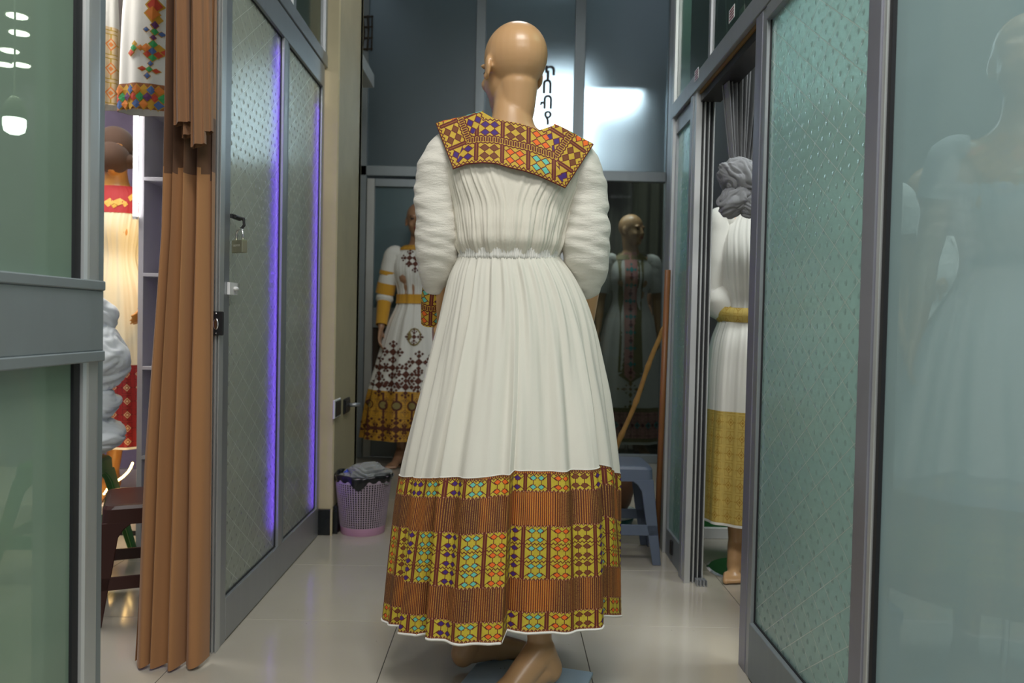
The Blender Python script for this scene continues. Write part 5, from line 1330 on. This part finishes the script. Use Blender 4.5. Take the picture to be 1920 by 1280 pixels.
for px, py, w_, h_, c in ((285, 8, .022, .030, 1), (282, 24, .020, .026, 4), (288, 34, .015, .022, 0), (286, 46, .011, .015, 5), (286, 58, .011, .013, 3), (273, 55, .009, .009, 2), (296, 61, .009, .009, 2), (284, 70, .009, .010, 5),
        (284, 82, .013, .014, 3), (273, 90, .014, .014, 4), (293, 90, .014, .014, 0), (283, 95, .012, .014, 2), (275, 101, .011, .012, 1), (292, 101, .012, .012, 1), (283, 108, .012, .012, 3), (264, 90, .009, .009, 4), (253, 91, .010, .012, 3), (254, 83, .008, .010, 0), (247, 99, .012, .012, 1), (300, 95, .010, .010, 1),
        (280, 119, .008, .010, 2), (278, 130, .010, .010, 3), (267, 129, .012, .008, 1), (289, 132, .012, .008, 1), (275, 142, .009, .011, 2)):
    x, z = pxi(px, py); it += dm(x, z, w_, h_, c)
for k in range(9):
    for j in range(3):
        x = -0.085 + 0.021*k + (0.0105 if j % 2 else 0); it += dm(x, 0.016 + 0.025*j, .0135, .0165, (k*2 + j) % 6)
it = [(x, z, kk, w_, h_, c) for x, z, kk, w_, h_, c in it if abs(x) < abs(b_.x - a.x)/2 * 0.93]
hang_dress('white hanging dress with a colourful embroidered cross and diamond hem at the top left', a.x, b_.x, 2.85, z0, 2.25, 0.09, simple('hem_orange_ground', (0.30, 0.10, 0.03), 0.7), it, CM, seed=1)
a, b_ = at(178, 100, 3.05), at(223, 100, 3.05); z0 = at(210, 195, 3.0).z
hang_dress('white hanging dress with a pale orange zigzag border behind the left stile', a.x, b_.x, 3.05, z0, 2.25, 0.29, M_ORGB, [], [], seed=2)

# brown curtain at the left doorway
cu = root('brown_curtain', 'floor length tan brown curtain gathered at the left doorway post', 'curtain', (-0.91, 2.17, 0))
nu_, nv_ = 260, 120
u = np.linspace(0, 1, nu_)[:, None]; v = np.linspace(0, 1, nv_)[None, :]
x0 = np.interp(v, [0, .27, .55, 1], [-1.012, -0.985, -0.945, -0.93]); x1 = np.interp(v, [0, .6, 1], [-0.815, -0.812, -0.808])
ff = 4.3
X = x0 + (x1 - x0)*u + 0.010*np.sin(u*ff*2*PI*1.0 + 0.8)*(1 - 0.3*v)
Y = 2.175 + (0.026*np.sin(u*ff*2*PI + 0.9*np.sin(v*2.5)) + 0.010*np.sin(u*ff*3.3*PI + 1 + v*2))*(1 - 0.25*v) + 0.004*snoise(np.stack([u*30 + 0*v, v*5 + 0*u, 0*u*v], -1))
Z = 0.012 + 0.006*np.sin(u*ff*2*PI) + (2.16)*v + 0*u
ztab = Z[:-1, :-1]; ucol = (u + 0*v)[:-1, :-1]
zed = 1.335 + 0.022*np.abs(((ucol*7) % 1) - 0.5)*2
mi = ((ztab > zed) & ((ztab < 1.50) | (ucol < 0.22))).astype(int)
grid('drape', np.stack([X, Y, Z], -1), [M_BROWN, M_BRDK], cu, mi=mi)
def fold_piece(px0, px1, py, Y, lab, amp=0.012, dark=False):
    A, B = at(px0, py, Y), at(px1, py, Y)
    u = np.linspace(0, 2*PI, 60, endpoint=False)[:, None]; v = np.linspace(0, 1, 40)[None, :]
    w = (B.x - A.x)/2; cx = (A.x + B.x)/2
    ww = w * (1 - 0.25*v)
    X = cx + ww*np.cos(u) - 0.01*v; Yy = Y + 0.016*np.sin(u)*(1 + 0.3*np.sin(3*u)) + 0.004*np.sin(u*5 + v*4)
    Z = A.z + (2.14 - A.z)*v + 0.006*np.cos(u)*(1 - v)
    grid('overlay_fold', np.stack([X, Yy, Z], -1), M_BRMD, cu, closed_u=True)
for a_ in ((327, 357, 232, 2.115), (343, 359, 256, 2.135), (359, 385, 273, 2.11), (381, 398, 250, 2.13)): fold_piece(*a_, '')
MB().tube([(-1.05, 2.175, 2.165), (-0.80, 2.175, 2.165)], 0.008, 10).build('curtain_rod', M_ALU, cu, smooth=True)

# waste bin
q = onZ(683, 990); bxx, byy = -0.635, 3.62
wbn = root('waste_bin', 'pink perforated waste bin lined with a black bag at the foot of the pillar', 'bin', (bxx, byy, 0))
M_PK = simple('pink_plastic', (0.50, 0.27, 0.40), 0.4); M_LIL = simple('lilac_plastic', (0.38, 0.30, 0.36), 0.4)
m = MB(); m.lathe([(0.098, 0.0), (0.100, 0.004), (0.103, 0.035)], (0, 0, 0), 64, cap=False)
m.lathe([(0.0955, 0.002), (0.0995, 0.035)], (0, 0, 0), 64, cap=False); m.lathe([(0.098, 0.002), (0.001, 0.002)], (0, 0, 0), 64, cap=False)
link_mesh('bin_base', m.mesh(), M_PK, wbn, smooth=True)
nr_, nc = 20, 62; z0, z1 = 0.035, 0.235; m = MB()
def br_(z): return 0.103 + (z - 0.035) * 0.115
for k in range(nc):
    a0 = 2*PI*k/nc; da = 2*PI/nc*0.24
    rg = [[(r*math.cos(a), r*math.sin(a), z) for r, a in ((br_(z), a0-da), (br_(z), a0+da), (br_(z)-.0025, a0+da), (br_(z)-.0025, a0-da))] for z in (z0, z1)]
    m.rings(rg, cap=False)
for k in range(nr_ + 1):
    z = lerp(z0, z1, k/nr_); h = 0.0014
    m.lathe([(br_(z-h), z-h), (br_(z+h), z+h), (br_(z+h)-.0025, z+h), (br_(z-h)-.0025, z-h), (br_(z-h), z-h)], (0, 0, 0), 64, cap=False)
m.lathe([(br_(.235), .235), (br_(.265)+.001, .265), (br_(.265)-.002, .265), (br_(.235)-.002, .235)], (0, 0, 0), 64, cap=False)
link_mesh('lattice', m.mesh(), M_LIL, wbn, kind='stuff')
# bag: rim roll + sagging inside + pointed flap
M_BAG = simple('black_bin_bag', (0.010, 0.010, 0.012), 0.25, bmp=0.5, bscale=60, bd=0.004)
th = np.linspace(0, 2*PI, 120, endpoint=False)[:, None]; pr_ = np.array([(0.126, .238), (0.131, .250), (0.133, .262), (0.129, .272), (0.120, .270), (0.108, .20), (0.10, .10), (0.09, .03), (0.002, .025)])
Rr = pr_[None, :, 0] + 0.002*np.sin(th*17) + 0*pr_[None, :, 0]; Zz = pr_[None, :, 1] + 0.003*np.sin(th*5)*np.array([1, 1, 1, 1, 1, 0, 0, 0, 0])[None]
dth = np.abs(((th + PI/2 + PI) % (2*PI)) - PI); Zz = Zz - np.clip(0.030 - dth*0.10, 0, 1)*np.array([1, .4, 0, 0, 0, 0, 0, 0, 0])[None]
grid('bin_bag', np.stack([Rr*np.cos(th), Rr*np.sin(th), Zz], -1) + np.array([bxx, byy, 0]), M_BAG, wbn, closed_u=True)
M_CLR, nt_, bcl = new_mat('clear_plastic_wrap', (0.75, 0.78, 0.78), 0.18, Transmission_Weight=0.75, IOR=1.15)
bump(bcl, noise(55, 5), 1.0, 0.008)
lb = lump('clear_wrapping', (bxx + 0.015, byy, 0.255), (.095, .09, .052), M_CLR, None, 1, 0.14, stripes=7, ridge=0.22); tag(lb, 'crumpled clear plastic wrapping heaped in the pink waste bin', 'plastic bag')
bt = root('plastic_bottle', 'clear bottle with a blue cap leaning in the left of the waste bin', 'bottle', (bxx - 0.075, byy - 0.03, 0.255))
Rb = Matrix.Translation((bxx - 0.05, byy - 0.03, 0.25)) @ Matrix.Rotation(-0.7, 4, 'Y')
MB().lathe([(0.022, -0.10), (0.024, -0.02), (0.018, 0.0), (0.010, 0.018), (0.010, 0.028)], (0, 0, 0), 20).xf(Rb).build('bottle_body', M_CLR, bt, smooth=True)
MB().lathe([(0.013, 0.024), (0.013, 0.040), (0.011, 0.042)], (0, 0, 0), 20).xf(Rb).build('cap', simple('blue_cap', (0.02, 0.06, 0.5), 0.4), bt, smooth=True)

# basins behind the grey stool, sticks
bn = root('basin', 'white rimmed teal basin on the floor behind the grey stool', 'basin', (0.50, 3.80, 0))
MB().lathe([(0.11, 0.0), (0.125, 0.02), (0.135, 0.055)], (0.50, 3.80, 0), 40).build('bowl', simple('teal_plastic', (0.01, 0.13, 0.14), 0.3), bn, smooth=True)
MB().lathe([(0.135, 0.055), (0.158, 0.066), (0.160, 0.074), (0.150, 0.074), (0.13, 0.062)], (0.50, 3.80, 0), 40, cap=False).build('rim', simple('enamel_rim', (0.55, 0.62, 0.58), 0.3), bn, smooth=True)
pt = root('clay_pot', 'brown rounded pot standing in the teal basin behind the grey stool', 'pot', (0.50, 3.80, 0.056))
MB().lathe([(0.08, 0.0), (0.115, 0.06), (0.135, 0.14), (0.130, 0.20), (0.10, 0.24), (0.07, 0.255), (0.075, 0.27), (0.066, 0.27), (0.055, 0.25)], (0.50, 3.80, 0.056), 40).build('pot_body', simple('brown_clay', (0.13, 0.06, 0.03), 0.6, var=0.3), pt, smooth=True)
A = at(1245, 610, 3.72); B = at(1165, 858, 3.72); Bf = lerp(A, B, (A.z - 0.012) / (A.z - B.z))
Av = Vector((A.x, 3.70, A.z)); Bv = Vector((Bf.x, 4.02, 0.012))
ws = root('walking_stick', 'knobbly yellow wooden walking stick leaning across behind the grey stool', 'stick', tuple(Bv))
rr = random.Random(2); P = []; R = []
for k in range(40):
    t = k/39; p = lerp(Bv, Av, t); P.append(p + Vector((0.005*math.sin(t*13), 0.003*math.cos(t*9), 0))); R.append(0.0125*(1 - 0.15*t) + (0.0035 if k % 7 == 3 else 0) + rr.uniform(-.0006, .0006))
MB().tube(P, R, 14).build('shaft', simple('yellow_wood', (0.36, 0.20, 0.055), 0.5, var=0.4, scale=30), ws, smooth=True)
A = at(1251, 506, 3.34)
pw = root('wooden_pole', 'straight brown broom pole standing against the far right post', 'pole', (0.665, 3.36, 0))
MB().tube([(0.662, 3.37, 0.0), (0.674, 3.34, A.z)], 0.0125, 14).build('shaft', simple('brown_wood', (0.22, 0.085, 0.025), 0.45, var=0.25, scale=12), pw, smooth=True)
yb = root('yellow_bottle', 'small yellow green bottle with a dark cap behind the grey stool leg', 'bottle', (0.665, 3.50, 0))
MB().lathe([(0.02, 0), (0.022, 0.01), (0.022, 0.09), (0.012, 0.12)], (0.655, 3.62, 0), 20).build('bottle_body', simple('lime_liquid', (0.16, 0.24, 0.01), 0.3), yb, smooth=True)
MB().lathe([(0.012, 0.12), (0.014, 0.122), (0.014, 0.15), (0.01, 0.152)], (0.655, 3.62, 0), 20).build('cap', simple('navy_cap', (0.01, 0.02, 0.08), 0.4), yb, smooth=True)

# right shop: turf strip and what shows in the near glass
tp = root('turf_panel', 'strip of bright green artificial turf in a white frame behind the gold hem mannequin', 'turf', (0.98, 3.62, 0.0))
MB().box(0.80, 1.45, 3.62, 3.64, 0.05, 0.34).build('turf', simple('turf_green', (0.02, 0.16, 0.035), 0.9, var=0.5, scale=120, bmp=1.0, bscale=200, bd=0.006), tp)
MB().box(0.78, 1.47, 3.60, 3.66, 0.0, 0.05).build('frame', M_WHT, tp, bevel=0.002)
def glass_mannequin(label, x, y, H, tab, cmat, rot=0.0, band=None):
    r = root('mannequin', label, 'mannequin', (x, y, 0))
    me = body_plain.copy(); me.transform(Matrix.Scale(H/1.74, 4)); put_body(r, me, M_SKIN, rot, face_plain, eyes=False)
    c = Cloth(tab, 9, 0.012, 0.002, 4); d = c.part('dress', tab[0][0], tab[-1][0], cmat, r, rot=rot, nu=140, nv=50)
    k = H/1.75; 
    for K, s in (('L', -1), ('R', 1)):
        Rz = Matrix.Rotation(rot, 3, 'Z'); A = [Rz @ (Vector(p) * k) for p in ARMS[K]]
        sleeve('sleeve', [Rz @ Vector((s*0.12*k, 0.006, 1.405*k)), A[0], lerp(A[0], A[1], .4)], [.05, .055, .06], cmat, d, 28, 20, 0.002)
    if band: c.part('hem_band', *band[:2], band[2], d, rot=rot, nu=140, nv=20, off=0.003)
    MB().lathe([(0.15, 0.0), (0.15, 0.006), (0.01, 0.010), (0.01, 0.28)], (0, 0, 0), 28).build_local('stand', M_STEEL, r, smooth=False)
M_LACE = cloth('pale_lace', (0.50, 0.52, 0.52), crinkle=0.6, cscale=50)
TG = [(0.30, .36, .30, 0), (0.60, .32, .27, 0), (0.95, .23, .19, 0), (1.15, .135, .105, 0), (1.28, .16, .125, -.006), (1.40, .15, .09, .008), (1.45, .11, .07, .015)]
glass_mannequin('faint mannequin in a wide pale lace gown close behind the near right glass', 1.34, 2.08, 1.80, TG, M_LACE, -0.6, (0.30, 0.55, M_GREENB))
glass_mannequin('small mannequin in a short sleeved white dress added behind the near right glass to stand for a reflection', 1.62, 3.05, 1.60, [(0.5, .24, .2, 0), (0.8, .2, .16, 0), (1.0, .15, .12, 0), (1.06, .12, .09, 0), (1.16, .15, .11, 0), (1.26, .14, .09, .008), (1.33, .10, .066, .015)], M_COTW, 0.6)  # solid figure added in place of a dress reflected in the pane
glass_mannequin('faint mannequin in a plain white gown behind the near right wired glass', 1.07, 2.56, 1.72, [(0.30, .17, .16, 0), (0.7, .17, .16, 0), (1.0, .165, .13, 0), (1.10, .125, .1, 0), (1.25, .155, .12, 0), (1.37, .15, .09, .008), (1.42, .10, .066, .015)], M_COTW, -0.3, (0.30, 0.50, M_GOLDB))
bl = root('blue_box', 'dark blue box on the floor behind the near right wired glass', 'box', (0.86, 1.95, 0))
MB().box(0.78, 0.95, 1.86, 2.10, 0.0, 0.30).build('box_body', simple('dark_blue_board', (0.02, 0.06, 0.11), 0.5), bl, bevel=0.004)
MB().box(0.776, 0.954, 1.856, 2.104, 0.27, 0.31).build('lid', simple('dark_blue_lid', (0.03, 0.08, 0.14), 0.5), bl, bevel=0.004)

# lamp panel inside the right shop, seen blurred through the near right wired glass
lp = root('shop_lamp', 'tall pale lamp panel glowing through the top of the near right wired glass', 'lamp', (1.33, 3.3, 1.85))
MB().box(1.20, 1.46, 3.31, 3.35, 1.85, 2.55).build('housing', M_WHT, lp, bevel=0.004)
MB().box(1.22, 1.44, 3.30, 3.31, 1.87, 2.53).build('diffuser', emis('shop_lamp_glow', (0.85, 0.95, 1.0), 7.0), lp)
MB().box(1.32, 1.34, 3.32, 3.34, 2.55, 3.4).build('drop_rod', M_BLK, lp)
